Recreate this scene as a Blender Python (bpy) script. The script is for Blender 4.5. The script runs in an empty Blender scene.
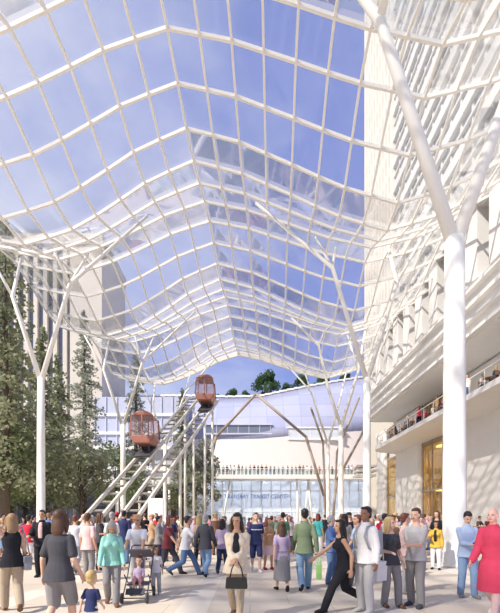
import bpy, bmesh, math, random
from mathutils import Vector, Matrix
R = math.radians
PI = math.pi
scene = bpy.context.scene
col = scene.collection
F, EYE, HX, HY = 400.0, 1.62, 250.0, 518.0     # focal length in px, eye height, vanishing point

def at(px, D):
    """x in metres of image column px at distance D"""
    return (px - HX) / F * D
def zat(py, D):
    return EYE - (py - HY) / F * D

# ------------------------------------------------------------------ materials
MATS = {}
def mat(name, color, rough=0.6, metal=0.0, noise=0.0, scale=4.0, bump=0.0, spec=0.4):
    if name in MATS:
        return MATS[name]
    m = bpy.data.materials.new(name); m.use_nodes = True
    nt = m.node_tree; b = nt.nodes['Principled BSDF']
    b.inputs['Base Color'].default_value = (*color, 1)
    b.inputs['Roughness'].default_value = rough
    b.inputs['Metallic'].default_value = metal
    b.inputs['Specular IOR Level'].default_value = spec
    if noise or bump:
        tc = nt.nodes.new('ShaderNodeTexCoord')
        n = nt.nodes.new('ShaderNodeTexNoise'); n.inputs['Scale'].default_value = scale
        n.inputs['Detail'].default_value = 4
        nt.links.new(tc.outputs['Object'], n.inputs['Vector'])
        if noise:
            mx = nt.nodes.new('ShaderNodeMix'); mx.data_type = 'RGBA'
            mx.inputs['A'].default_value = (*[c * (1 - noise) for c in color], 1)
            mx.inputs['B'].default_value = (*[min(1, c * (1 + noise)) for c in color], 1)
            nt.links.new(n.outputs['Fac'], mx.inputs['Factor'])
            nt.links.new(mx.outputs['Result'], b.inputs['Base Color'])
        if bump:
            bp = nt.nodes.new('ShaderNodeBump'); bp.inputs['Strength'].default_value = bump
            nt.links.new(n.outputs['Fac'], bp.inputs['Height'])
            nt.links.new(bp.outputs['Normal'], b.inputs['Normal'])
    MATS[name] = m
    return m

def glass(name, tint, refl=0.12, veil=0.0, veilcol=(1, 1, 1), rough=0.02):
    m = bpy.data.materials.new(name); m.use_nodes = True
    nt = m.node_tree; nt.nodes.clear()
    out = nt.nodes.new('ShaderNodeOutputMaterial')
    tr = nt.nodes.new('ShaderNodeBsdfTransparent'); tr.inputs['Color'].default_value = (*tint, 1)
    gl = nt.nodes.new('ShaderNodeBsdfGlossy'); gl.inputs['Roughness'].default_value = rough
    lw = nt.nodes.new('ShaderNodeLayerWeight'); lw.inputs['Blend'].default_value = 0.25
    ml = nt.nodes.new('ShaderNodeMath'); ml.operation = 'MULTIPLY_ADD'
    ml.inputs[1].default_value = 0.45; ml.inputs[2].default_value = refl
    nt.links.new(lw.outputs['Fresnel'], ml.inputs[0])
    mx = nt.nodes.new('ShaderNodeMixShader')
    nt.links.new(ml.outputs[0], mx.inputs['Fac'])
    nt.links.new(tr.outputs[0], mx.inputs[1]); nt.links.new(gl.outputs[0], mx.inputs[2])
    last = mx
    if veil:
        tl = nt.nodes.new('ShaderNodeBsdfTranslucent'); tl.inputs['Color'].default_value = (*veilcol, 1)
        df = nt.nodes.new('ShaderNodeBsdfDiffuse'); df.inputs['Color'].default_value = (*veilcol, 1)
        a = nt.nodes.new('ShaderNodeMixShader'); a.inputs['Fac'].default_value = 0.5
        nt.links.new(tl.outputs[0], a.inputs[1]); nt.links.new(df.outputs[0], a.inputs[2])
        b = nt.nodes.new('ShaderNodeMixShader'); b.inputs['Fac'].default_value = veil
        nt.links.new(mx.outputs[0], b.inputs[1]); nt.links.new(a.outputs[0], b.inputs[2])
        last = b
    nt.links.new(last.outputs[0], out.inputs['Surface'])
    MATS[name] = m
    return m

# ------------------------------------------------------------------ object helpers
def tag(o, label=None, cat=None, group=None, kind=None):
    if label: o['label'] = label
    if cat: o['category'] = cat
    if group: o['group'] = group
    if kind: o['kind'] = kind
    return o

def empty(name, loc=(0, 0, 0), rz=0.0, label=None, cat=None, group=None, scale=1.0):
    o = bpy.data.objects.new(name, None); col.objects.link(o)
    o.empty_display_size = 0.2
    o.location = loc; o.rotation_euler = (0, 0, rz); o.scale = (scale,) * 3
    return tag(o, label, cat, group)

def link(name, me, materials, parent=None, smooth=False):
    o = bpy.data.objects.new(name, me); col.objects.link(o)
    if materials is not None:
        for m in (materials if isinstance(materials, (list, tuple)) else [materials]):
            me.materials.append(m)
    if parent: o.parent = parent
    if smooth:
        me.polygons.foreach_set('use_smooth', [True] * len(me.polygons))
    return o

class MB:
    """collects simple shapes and links them as one mesh"""
    def __init__(self): self.v, self.f = [], []
    def quadbox(self, c):
        n = len(self.v); self.v += [tuple(p) for p in c]
        for q in ((0, 3, 2, 1), (4, 5, 6, 7), (0, 1, 5, 4), (1, 2, 6, 5), (2, 3, 7, 6), (3, 0, 4, 7)):
            self.f.append(tuple(n + i for i in q))
        return self
    def box(self, x0, x1, y0, y1, z0, z1):
        return self.quadbox([(x0, y0, z0), (x1, y0, z0), (x1, y1, z0), (x0, y1, z0),
                             (x0, y0, z1), (x1, y0, z1), (x1, y1, z1), (x0, y1, z1)])
    def bar(self, a, b, w, h, up=(0, 0, 1)):
        a, b, up = Vector(a), Vector(b), Vector(up)
        d = (b - a).normalized()
        if abs(d.dot(up)) > 0.98: up = Vector((0, 1, 0))
        s = d.cross(up).normalized() * (w / 2); u = s.cross(d).normalized() * (h / 2)
        return self.quadbox([a - s - u, a + s - u, b + s - u, b - s - u, a - s + u, a + s + u, b + s + u, b - s + u])
    def tube(self, pts, rads, n=12, cap=True):
        pts = [Vector(p) for p in pts]
        if not isinstance(rads, (list, tuple)): rads = [rads] * len(pts)
        base = len(self.v); prev = None
        for i, p in enumerate(pts):
            d = (pts[min(i + 1, len(pts) - 1)] - pts[max(i - 1, 0)]).normalized()
            if prev is None:
                ref = Vector((1, 0, 0)) if abs(d.x) < 0.9 else Vector((0, 1, 0))
            else: ref = prev
            s = (ref - d * ref.dot(d)).normalized(); t = d.cross(s); prev = s
            for k in range(n):
                a = 2 * PI * k / n
                self.v.append(tuple(p + (s * math.cos(a) + t * math.sin(a)) * rads[i]))
        for i in range(len(pts) - 1):
            for k in range(n):
                k2 = (k + 1) % n
                self.f.append((base + i * n + k, base + i * n + k2, base + (i + 1) * n + k2, base + (i + 1) * n + k))
        if cap:
            self.f.append(tuple(base + k for k in range(n))[::-1])
            e = base + (len(pts) - 1) * n
            self.f.append(tuple(e + k for k in range(n)))
        return self
    def lathe(self, cx, cy, prof, n=20):
        return self.tube([(cx, cy, z) for r, z in prof], [r for r, z in prof], n)
    def ball(self, c, r, seg=12, rings=8):
        rr = r if isinstance(r, (tuple, list)) else (r, r, r)
        base = len(self.v)
        for i in range(1, rings):
            a = PI * i / rings
            for k in range(seg):
                b = 2 * PI * k / seg
                self.v.append((c[0] + rr[0] * math.sin(a) * math.cos(b), c[1] + rr[1] * math.sin(a) * math.sin(b), c[2] + rr[2] * math.cos(a)))
        top = len(self.v); self.v.append((c[0], c[1], c[2] + rr[2])); bot = len(self.v); self.v.append((c[0], c[1], c[2] - rr[2]))
        for k in range(seg):
            k2 = (k + 1) % seg
            self.f.append((top, base + k, base + k2))
            for i in range(rings - 2):
                self.f.append((base + i * seg + k, base + (i + 1) * seg + k, base + (i + 1) * seg + k2, base + i * seg + k2))
            e = base + (rings - 2) * seg
            self.f.append((e + k, bot, e + k2))
        return self
    def prism(self, outline, y0, y1):
        """outline in (x, z), extruded in y"""
        n = len(outline); b = len(self.v)
        self.v += [(x, y0, z) for x, z in outline] + [(x, y1, z) for x, z in outline]
        self.f.append(tuple(b + i for i in range(n))); self.f.append(tuple(b + n + i for i in range(n))[::-1])
        for i in range(n):
            j = (i + 1) % n
            self.f.append((b + i, b + n + i, b + n + j, b + j))
        return self
    def grid(self, rows):
        """rows of points -> open sheet"""
        b = len(self.v); m = len(rows[0])
        for r in rows: self.v += [tuple(p) for p in r]
        for i in range(len(rows) - 1):
            for j in range(m - 1):
                self.f.append((b + i * m + j, b + i * m + j + 1, b + (i + 1) * m + j + 1, b + (i + 1) * m + j))
        return self
    def build(self, name, material, parent=None, smooth=False, bevel=0.0):
        me = bpy.data.meshes.new(name); me.from_pydata(self.v, [], self.f); me.validate(); me.update()
        bm = bmesh.new(); bm.from_mesh(me); bmesh.ops.recalc_face_normals(bm, faces=bm.faces); bm.to_mesh(me); bm.free()
        o = link(name, me, material, parent, smooth)
        if bevel:
            b = o.modifiers.new('bevel', 'BEVEL'); b.width = bevel; b.segments = 2; b.limit_method = 'ANGLE'
        return o

def struct(o): o['kind'] = 'structure'; return o

def copy_tree(o, parent=None):
    c = o.copy(); col.objects.link(c)
    if parent: c.parent = parent
    for ch in list(o.children): copy_tree(ch, c)
    return c
# ================================================================== people
EYE_M = mat('eye_dark', (0.03, 0.02, 0.02), 0.3)
LIP_M = mat('lips', (0.42, 0.16, 0.14), 0.5)
SKIN = {'light': mat('skin_light', (0.72, 0.45, 0.33), 0.55), 'tan': mat('skin_tan', (0.55, 0.32, 0.2), 0.55),
        'brown': mat('skin_brown', (0.26, 0.13, 0.08), 0.5), 'pink': mat('skin_pink', (0.78, 0.46, 0.38), 0.55)}
HAIRC = {'black': mat('hair_black', (0.018, 0.014, 0.014), 0.45), 'brown': mat('hair_brown', (0.09, 0.045, 0.025), 0.5),
         'sandy': mat('hair_sandy', (0.3, 0.19, 0.1), 0.55), 'blond': mat('hair_blond', (0.52, 0.37, 0.17), 0.55),
         'grey': mat('hair_grey', (0.38, 0.37, 0.36), 0.6), 'auburn': mat('hair_auburn', (0.16, 0.05, 0.03), 0.5)}
CLOTH = {}
for n_, c_ in dict(white=(.80, .79, .78), black=(.022, .022, .027), charcoal=(.07, .07, .08), grey=(.27, .26, .26), pale_grey=(.48, .47, .47),
                   navy=(.035, .045, .12), blue=(.12, .2, .42), pale_blue=(.42, .53, .72), denim=(.12, .2, .36), pale_denim=(.24, .36, .54),
                   red=(.60, .03, .06), crimson=(.62, .06, .12), maroon=(.2, .05, .06), pink=(.72, .34, .38), pale_pink=(.74, .52, .50),
                   teal=(.06, .36, .36), mint=(.30, .62, .54), olive=(.17, .22, .13), green=(.1, .24, .12), lime=(.40, .74, .25),
                   khaki=(.42, .34, .25), beige=(.62, .52, .40), cream=(.72, .61, .46), tan=(.52, .31, .17), brown=(.16, .09, .06),
                   yellow=(.66, .43, .07), purple=(.2, .12, .26), lilac=(.46, .36, .50), mauve=(.4, .28, .34)).items():
    CLOTH[n_] = mat('cloth_' + n_, c_, 0.85, noise=0.12, scale=9, spec=0.2)

class Sh:
    """closed overlapping solids that the voxel remesher fuses into one surface"""
    def __init__(self): self.v, self.f = [], []
    def _add(self, vs, fs):
        b = len(self.v); self.v += [tuple(p) for p in vs]; self.f += [tuple(b + i for i in q) for q in fs]
    def ell(self, c, r, ax=None, seg=12, rings=8):
        c = Vector(c); ax = ax or (Vector((1, 0, 0)), Vector((0, 1, 0)), Vector((0, 0, 1)))
        if not isinstance(r, (tuple, list)): r = (r, r, r)
        P = lambda a, b: c + ax[0] * (r[0] * math.sin(a) * math.cos(b)) + ax[1] * (r[1] * math.sin(a) * math.sin(b)) + ax[2] * (r[2] * math.cos(a))
        vs = [P(PI * i / rings, 2 * PI * k / seg) for i in range(1, rings) for k in range(seg)]
        t, bt = len(vs), len(vs) + 1
        vs += [c + ax[2] * r[2], c - ax[2] * r[2]]; fs = []
        for k in range(seg):
            k2 = (k + 1) % seg; fs.append((t, k, k2))
            for i in range(rings - 2): fs.append((i * seg + k, (i + 1) * seg + k, (i + 1) * seg + k2, i * seg + k2))
            e = (rings - 2) * seg; fs.append((e + k, bt, e + k2))
        self._add(vs, fs)
    def loft(self, rings, n=16):
        """rings: (centre, rx, ry, axis_x, axis_y)"""
        vs, fs = [], []
        for c, rx, ry, ax, ay in rings:
            for k in range(n):
                a = 2 * PI * k / n
                vs.append(Vector(c) + ax * (rx * math.cos(a)) + ay * (ry * math.sin(a)))
        for i in range(len(rings) - 1):
            for k in range(n):
                k2 = (k + 1) % n
                fs.append((i * n + k, i * n + k2, (i + 1) * n + k2, (i + 1) * n + k))
        fs.append(tuple(range(n))[::-1]); e = (len(rings) - 1) * n; fs.append(tuple(e + k for k in range(n)))
        self._add(vs, fs)
    def seg(self, a, b, ra, rb, n=10, ends=True):
        a, b = Vector(a), Vector(b); d = b - a
        if d.length < 1e-5: return
        d.normalize(); ref = Vector((1, 0, 0)) if abs(d.x) < 0.8 else Vector((0, 1, 0))
        s = (ref - d * ref.dot(d)).normalized(); t = d.cross(s)
        self.loft([(a, ra, ra, s, t), (b, rb, rb, s, t)], n)
        if ends: self.ell(a, ra, seg=10, rings=6); self.ell(b, rb, seg=10, rings=6)
    def chain(self, pts, rs, n=10):
        for i in range(len(pts) - 1): self.seg(pts[i], pts[i + 1], rs[i], rs[i + 1], n)

def ik(a, t, l1, l2, hint):
    a, t = Vector(a), Vector(t); d = t - a; L = min(d.length, l1 + l2 - 1e-4); L = max(L, abs(l1 - l2) + 1e-3)
    u = d.normalized(); t = a + u * L
    x = (l1 * l1 - l2 * l2 + L * L) / (2 * L); h = math.sqrt(max(l1 * l1 - x * x, 0))
    hint = Vector(hint); p = hint - u * hint.dot(u)
    p = p.normalized() if p.length > 1e-4 else Vector((0, -1, 0))
    return a + u * x + p * h, t

JOBS = []       # (key, Sh, voxel, info)
def job(sh, vox, **info):
    JOBS.append((sh, vox, info)); return len(JOBS) - 1

# pose: feet = ((x, y, heel lift, toe out), ...) for s=+1, s=-1; hands = targets relative to each shoulder (x outwards, y, z)
POSES = {
    'stand':   dict(feet=((.11, -.02, 0), (.11, .03, 0)), hands=((.09, -.04, -.52), (.09, -.02, -.52))),
    'relax':   dict(feet=((.13, -.09, 0), (.10, .05, 0)), hands=((.10, -.08, -.50), (.06, -.30, -.28))),
    'clasp':   dict(feet=((.10, -.03, 0), (.11, .03, 0)), hands=((-.13, -.26, -.37), (-.13, -.26, -.36))),
    'phone':   dict(feet=((.12, -.06, 0), (.11, .05, 0)), hands=((-.12, -.31, -.27), (-.11, -.31, -.28)), pitch=28),
    'walk':    dict(feet=((.08, -.27, 0), (.08, .29, .10)), hands=((.08, .17, -.49), (.08, -.20, -.47)), lean=4),
    'walk2':   dict(feet=((.08, .25, .09), (.08, -.24, 0)), hands=((.08, -.17, -.48), (.08, .15, -.49)), lean=3),
    'stride':  dict(feet=((.07, -.40, 0), (.07, .44, .13)), hands=((.10, .22, -.47), (.12, -.34, -.40)), lean=8),
    'call':    dict(feet=((.08, -.22, 0), (.08, .27, .09)), hands=((.02, -.12, .13), (.08, -.10, -.50)), lean=3),
    'lean':    dict(feet=((.11, .02, 0), (.10, .10, 0)), hands=((.02, -.38, -.36), (.02, -.38, -.36)), lean=12, pitch=10),
    'sit':     dict(feet=((.12, -.42, 0), (.13, -.36, 0)), hands=((-.08, -.36, -.30), (-.02, -.34, -.31)), lean=8, sit=.52),
    'push':    dict(feet=((.09, -.18, 0), (.09, .22, .07)), hands=((.02, -.40, -.40), (.02, -.40, -.40)), lean=8, pitch=10),
    'talk':    dict(feet=((.12, -.05, 0), (.11, .05, 0)), hands=((.08, -.03, -.52), (.05, -.34, -.18)), yaw=20),
    'lookdown': dict(feet=((.08, -.2, 0), (.08, .2, .07)), hands=((.09, -.12, -.5), (.09, -.12, -.5)), lean=16, pitch=40),
}

def person_shapes(spec):
    """body, clothes and hair of one figure, 1.75 m tall, facing -Y, feet on z = 0"""
    p = dict(POSES[spec['pose']]); p.update(spec.get('mod', {}))
    fem = spec.get('fem', False); kid = spec.get('kid', 1.0); vox = spec.get('vox', .0125)
    lean, pitch, yaw = R(p.get('lean', 0)), R(p.get('pitch', 0)), R(p.get('yaw', 0))
    hs = kid                                           # head enlargement of a child
    # pelvis height from the legs
    l1, l2, az = .435, .43, .075
    feet = []
    for s, fo in zip((1, -1), p['feet']): feet.append(Vector((s * fo[0], fo[1], az + fo[2])))
    if p.get('sit'): pz = p['sit']
    else:
        pz = min(f.z + math.sqrt(max((l1 + l2 - .006) ** 2 - f.y ** 2 - (abs(f.x) - .085) ** 2, .1)) for f in feet) + .02
    P = Vector((0, p.get('py', 0), pz))
    up = Vector((0, -math.sin(lean), math.cos(lean))); rt = Vector((1, 0, 0)); fw = Vector((0, -math.cos(lean), -math.sin(lean)))
    sw = .142 if fem else .160
    W = (.168, .122, .142, .152) if fem else (.155, .138, .158, .164)        # hip, waist, rib, chest half widths
    Dp = (.115, .092, .105, .112) if fem else (.112, .105, .118, .120)
    def ring(d, rx, ry, off=0.0, e=0.0):
        if d < 0: return (P + Vector((0, 0, d)) + Vector((0, -off, 0)), rx + e, ry + e, rt, Vector((0, -1, 0)))
        return (P + up * d + fw * off, rx + e, ry + e, rt, fw)
    def torso(e=0.0, lo=-.09, hi=.545, flare=0.0, hem=0.0):
        rs = []
        if lo < -.09: rs += [ring(lo, W[0] + flare, Dp[0] + flare * 1.6, 0, e + hem)]
        h0 = .016 if hem else 0
        base = [(-.09, W[0] * .95 + h0 + flare * .6, Dp[0] + h0 + flare * .6), (0, W[0] + h0 * .6, Dp[0] + h0 * .6), (.12, W[1] + .012, Dp[1] + .004), (.2, W[1], Dp[1]), (.3, W[2], Dp[2]), (.39, W[3], Dp[3]), (.44, W[3] * .88, Dp[3] * .84), (.492, W[3] * .60, .075), (.545, .062, .06)]
        rs += [ring(d, a, b, 0, e) for d, a, b in base if lo - 1e-6 <= d <= hi + 1e-6]
        return rs
    body = Sh(); body.loft(torso())
    if fem:
        for s in (1, -1): body.ell(P + up * .345 + fw * .085 + rt * (s * .07), (.062, .062, .06))
    # head
    neck = P + up * .53
    hc = neck + up * .045 + Vector((0, 0, 1)) * (.125 * hs) + fw * (.018 + .05 * math.sin(pitch)) - Vector((0, 0, 1)) * (.02 * math.sin(pitch))
    hm = Matrix.Rotation(yaw, 3, 'Z') @ Matrix.Rotation(pitch, 3, 'X')
    hf, hr, hu = hm @ Vector((0, -1, 0)), hm @ Vector((1, 0, 0)), hm @ Vector((0, 0, 1))
    def H(f, r, u): return hc + (hf * f + hr * r + hu * u) * hs
    HA = (hr, hf, hu)
    def hs3(*r): return tuple(x * hs for x in r)
    body.chain([neck - up * .03, hc - hu * .05 * hs - hf * .015], [.058, .05])
    body.ell(H(-.012, 0, .025), hs3(.074, .095, .092), HA); body.ell(H(.016, 0, -.045), hs3(.058, .07, .074), HA)
    body.ell(H(.028, 0, -.09), hs3(.033, .048, .028), HA)
    body.chain([H(.083, 0, .008), H(.104, 0, -.03)], [.009 * hs, .014 * hs])
    for s in (1, -1): body.ell(H(-.005, s * .076, -.012), hs3(.011, .02, .032), HA)
    # arms
    arms = []
    for s, ht in zip((1, -1), p['hands']):
        sh = P + up * .436 + rt * (s * sw)
        tgt = sh + Vector((s * ht[0], ht[1], ht[2]))
        el, wr = ik(sh, tgt, .285, .25, p.get('ehint', (s * .22, .85, -.4)))
        arms.append((s, sh, el, wr))
        body.chain([P + up * .412 + rt * (s * (sw - .07)), sh], [.062, .05]); body.chain([sh, sh.lerp(el, .35), el], [.052 if not fem else .047, .05 if not fem else .043, .037])
        body.chain([el, el.lerp(wr, .3), wr], [.037, .040 if not fem else .035, .026])
        d = (wr - el).normalized()
        inner = -rt * s if abs(d.z) > .5 else Vector((0, 0, -1))     # palm normal
        n = (inner - d * inner.dot(d)).normalized(); ac = d.cross(n)
        if ac.dot(fw) < 0 and abs(d.z) > .5: ac = -ac
        if abs(d.z) <= .5 and ac.dot(rt) * s > 0: ac = -ac
        c = wr + d * .05
        body.ell(c, (.043, .058, .019), (ac, d, n)); body.seg(wr, c, .026, .022)
        curl = p.get('curl', .5)
        for i, (o, l) in enumerate(((.031, .068), (.011, .077), (-.010, .072), (-.030, .056))):
            b0 = wr + d * .088 + ac * o; d1 = (d + n * curl * .6).normalized(); d2 = (d + n * curl * 1.9).normalized()
            b1 = b0 + d1 * l * .5; b2 = b1 + d2 * l * .5
            body.chain([b0 - d * .02, b0, b1, b2], [.0105, .0105, .0095, .008], 8)
        t0 = wr + d * .022 + ac * .026; t1 = t0 + (d * .6 + ac * .75 + n * .3).normalized() * .038; t2 = t1 + (d * .85 + ac * .25 + n * .5).normalized() * .034
        body.chain([t0, t1, t2], [.014, .0115, .009], 8)
    # legs
    legs = []
    for s, f, fo in zip((1, -1), feet, p['feet']):
        hip = P + rt * (s * .088) - Vector((0, 0, .02))
        kn, an = ik(hip, f, l1, l2, p.get('khint', (s * .08, -1, .15)))
        out = R(fo[3] if len(fo) > 3 else 8) * s
        pit = math.atan2(fo[2], .16) if fo[2] else 0
        fd = Vector((math.sin(out), -math.cos(out) * math.cos(pit), -math.sin(pit))).normalized()
        legs.append((s, hip, kn, an, fd))
        body.chain([hip, hip.lerp(kn, .4), kn], [.092, .078 if not fem else .082, .054]); body.chain([kn, kn.lerp(an, .3) + Vector((0, .012, 0)), an], [.052, .055, .036])
    def foot(sh, an, fd, e=0.0):
        sd = fd.cross(Vector((0, 0, 1))).normalized(); upv = sd.cross(fd).normalized()
        heel = an - fd * .05 - upv * .028; 
        sh.loft([(heel - fd * .012, .018 + e, .022 + e, sd, upv), (heel + fd * .01, .033 + e, .036 + e, sd, upv), (heel + fd * .08, .035 + e, .042 + e, sd, upv),
                 (heel + fd * .15 - upv * .012, .044 + e, .028 + e, sd, upv), (heel + fd * .205 - upv * .022, .04 + e, .02 + e, sd, upv), (heel + fd * .235 - upv * .027, .02 + e, .012 + e, sd, upv)], 12)
    for s, hip, kn, an, fd in legs: foot(body, an, fd)
    out = {'body': (body, vox)}
    info = dict(hc=hc, hf=hf, hr=hr, hu=hu, hs=hs, arms=arms, P=P, up=up, fw=fw, legs=legs, neck=neck)
    # ---- upper garment
    top = spec.get('top', 'tee'); cv = max(vox, .0125)
    t = Sh(); e = {'tee': .013, 'long': .014, 'sleeveless': .012, 'jacket': .024, 'coat': .030, 'shawl': .024, 'vest': .012}[top]
    lo = {'coat': -.52, 'shawl': -.16, 'jacket': -.14, 'vest': -.05}.get(top, spec.get('hem', -.12))
    t.loft(torso(e, lo, .505 if top in ('sleeveless', 'vest') else .53, .075 if top == 'coat' else (.05 if top == 'shawl' else .032), .004))
    if fem and top != 'coat':
        for s in (1, -1): t.ell(P + up * .345 + fw * .085 + rt * (s * .07), .062 + e)
    if spec.get('belly'): t.ell(P + up * .14 + fw * .05, (.15, .12, .16))
    for s, sh, el, wr in arms:
        if top in ('sleeveless', 'vest'):
            t.chain([P + up * .46 + rt * (s * .06), sh - rt * s * .035], [.058, .05]); continue
        t.chain([P + up * .412 + rt * (s * (sw - .07)), sh], [.062 + e, .048 + e])
        if top == 'tee': t.chain([sh, sh.lerp(el, .75)], [.048 + e, .050 + e])
        elif top == 'shawl':
            t.chain([sh, el, el.lerp(wr, .8)], [.048 + e, .044 + e, .046 + e])
            t.chain([sh.lerp(el, .5), el.lerp(wr, .2) - up * .05, el.lerp(wr, .6) - up * .06], [.05, .055, .035])
            t.chain([P + up * .44 + rt * (s * .075) + fw * .095, P + up * .2 + rt * (s * .085) + fw * .135, P + up * .0 + rt * (s * .1) + fw * .15], [.028, .034, .036])
        else: t.chain([sh, el, wr], [.052 + e, .044 + e, .033 + e * .8])
    if top in ('jacket', 'coat', 'long'): t.loft([ring(.50, .085, .07, 0, e * .4), ring(.56, .062, .058, .004, e * .4)])
    out['top'] = (t, cv)
    if spec.get('inner'):
        t = Sh(); t.loft([ring(.08, .05, .02, .112 + e * .8), ring(.30, .055, .022, .122 + e + (.03 if fem else 0)), ring(.44, .05, .022, .095 + e), ring(.50, .035, .02, .065 + e)]); out['inner'] = (t, .0125)
    if spec.get('stripe'):
        t = Sh(); t.loft([ring(.315, W[2] + .03, Dp[2] + .025), ring(.345, W[2] + .03, Dp[2] + .025)]); out['stripe'] = (t, .0125)
    # ---- lower garment
    bt = spec.get('bottom', 'trousers'); t = Sh()
    if bt in ('trousers', 'shorts', 'slim'):
        k = {'trousers': .026, 'slim': .010, 'shorts': .030}[bt]
        t.loft([ring(-.13, W[0] * .8, Dp[0] * .9, 0, .006), ring(-.09, W[0] * .98, Dp[0], 0, .010), ring(0, W[0], Dp[0], 0, .011), ring(.09, W[1] + .02, Dp[1] + .01, 0, .008)])
        for s, hip, kn, an, fd in legs:
            if bt == 'shorts': t.chain([hip, hip.lerp(kn, .5), hip.lerp(kn, .98)], [.1, .1, .088])
            else: t.chain([hip, hip.lerp(kn, .4), kn, an.lerp(kn, .4), an + Vector((0, 0, -.005 if bt == 'trousers' else .03))], [.094, .084 + k * .5, .054 + k, .05 + k, .042 + k])
    elif bt == 'skirt':
        hz = spec.get('hemz', .45); zt = P.z + .1; c = Vector((0, (feet[0].y + feet[1].y) * .2, 0)); sp = abs(feet[0].y - feet[1].y) * .28
        t.loft([(Vector((P.x, P.y, zt)), W[1] + .025, Dp[1] + .02, rt, fw), (P.copy(), W[0] + .02, Dp[0] + .02, rt, fw), (Vector((0, P.y, P.z - .15)), W[0] + .028, Dp[0] + .03 + sp * .3, rt, Vector((0, -1, 0))), (Vector((c.x, c.y, hz)), W[0] + .045, Dp[0] + .04 + sp, rt, Vector((0, -1, 0)))])
    out['bottom'] = (t, cv)
    for s, hip, kn, an, fd in legs:
        t = Sh(); foot(t, an, fd, .009); out['shoe_%d' % s] = (t, .0105)
    # ---- hair
    hr_ = spec.get('hair', 'short'); t = Sh()
    if hr_ != 'bald':
        if hr_ == 'cap':
            t.ell(H(-.014, 0, .045), hs3(.083, .104, .084), HA); t.ell(H(.085, 0, .058), hs3(.06, .05, .010), HA)
            out['cap'] = (t, .010); t = Sh()
            t.ell(H(-.05, 0, -.01), hs3(.074, .062, .07), HA); out['hair'] = (t, .010)
        elif hr_ == 'hat':
            t.ell(H(-.012, 0, .055), hs3(.084, .1, .078), HA); t.ell(H(-.005, 0, .050), hs3(.15, .165, .014), HA); out['hat'] = (t, .010)
            t = Sh(); t.ell(H(-.05, 0, -.01), hs3(.074, .062, .075), HA); out['hair'] = (t, .010)
        else:
            t.ell(H(-.035, 0, .046), hs3(.083, .098, .089), HA); t.ell(H(.02, 0, .094), hs3(.058, .062, .03), HA); t.ell(H(-.06, 0, -.01), hs3(.074, .055, .08), HA)
            if hr_ in ('long', 'bob', 'flow'):
                L = {'long': .30, 'bob': .13, 'flow': .36}[hr_]
                b0, b1 = H(-.055, 0, .02), H(-.075, 0, -.09)
                b2 = H(-.07, 0, -.10) - Vector((0, 0, L * .55)) + Vector((0, .02 + .08 * math.sin(lean), 0)); b3 = b2 - Vector((0, 0, L * .45))
                q = -hf
                t.loft([(b0, .085 * hs, .06 * hs, hr, q), (b1, .088 * hs, .06 * hs, hr, q), (b2, .085, .045, hr, q), (b3, .05, .025, hr, q)])
                for s in (1, -1):
                    t.chain([H(-.01, s * .072, .05), H(.005, s * .082, -.03), H(-.01, s * .085, -.12), H(-.02, s * .09, -.14 - L * .3)], [.028, .03, .03, .018])
            if hr_ == 'bun': t.ell(H(-.12, 0, .05), hs3(.05, .045, .05), HA)
            if hr_ == 'short': 
                for s in (1, -1): t.ell(H(-.02, s * .068, .02), hs3(.015, .035, .045), HA)
            out['hair'] = (t, .010)
    return out, info

def remesh_all(items):
    """items: list of (Sh, voxel) -> list of meshes, one depsgraph pass"""
    objs = []
    for sh, vox in items:
        me = bpy.data.meshes.new('solid'); me.from_pydata(sh.v, [], sh.f); me.update()
        bm = bmesh.new(); bm.from_mesh(me); bmesh.ops.recalc_face_normals(bm, faces=bm.faces); bm.to_mesh(me); bm.free()
        o = bpy.data.objects.new('solid', me); col.objects.link(o)
        r = o.modifiers.new('r', 'REMESH'); r.mode = 'VOXEL'; r.voxel_size = vox; r.use_smooth_shade = True
        s = o.modifiers.new('s', 'SMOOTH'); s.factor = .5; s.iterations = 2
        objs.append(o)
    dg = bpy.context.evaluated_depsgraph_get(); res = []
    for o in objs:
        me = bpy.data.meshes.new_from_object(o.evaluated_get(dg)); res.append(me)
    for o in objs:
        m = o.data; bpy.data.objects.remove(o); bpy.data.meshes.remove(m)
    return res

def paint_face(me, i):
    """eyes, brows and lips are material slots of the one body mesh"""
    hc, hf, hr, hu, hs = i['hc'], i['hf'], i['hr'], i['hu'], i['hs']
    for poly in me.polygons:
        d = poly.center - hc
        if d.length > .16 * hs: continue
        f, r, u = d.dot(hf) / hs, abs(d.dot(hr)) / hs, d.dot(hu) / hs
        if f < .045: continue
        if ((r - .031) / .017) ** 2 + ((u - .006) / .009) ** 2 < 1: poly.material_index = 1
        elif (r / .026) ** 2 + ((u + .066) / .009) ** 2 < 1: poly.material_index = 2

ARCH = {}
def build_archetypes(specs):
    """specs: {key: spec}; fills ARCH[key] = ({part: mesh}, info)"""
    keys, items, infos = [], [], {}
    for k, sp in specs.items():
        parts, info = person_shapes(sp); infos[k] = info; ARCH[k] = ({}, info)
        for pn, (sh, vx) in parts.items():
            if sh.v: keys.append((k, pn)); items.append((sh, vx))
    for (k, pn), me in zip(keys, remesh_all(items)):
        ARCH[k][0][pn] = me
        if pn == 'body': paint_face(me, infos[k])

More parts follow.
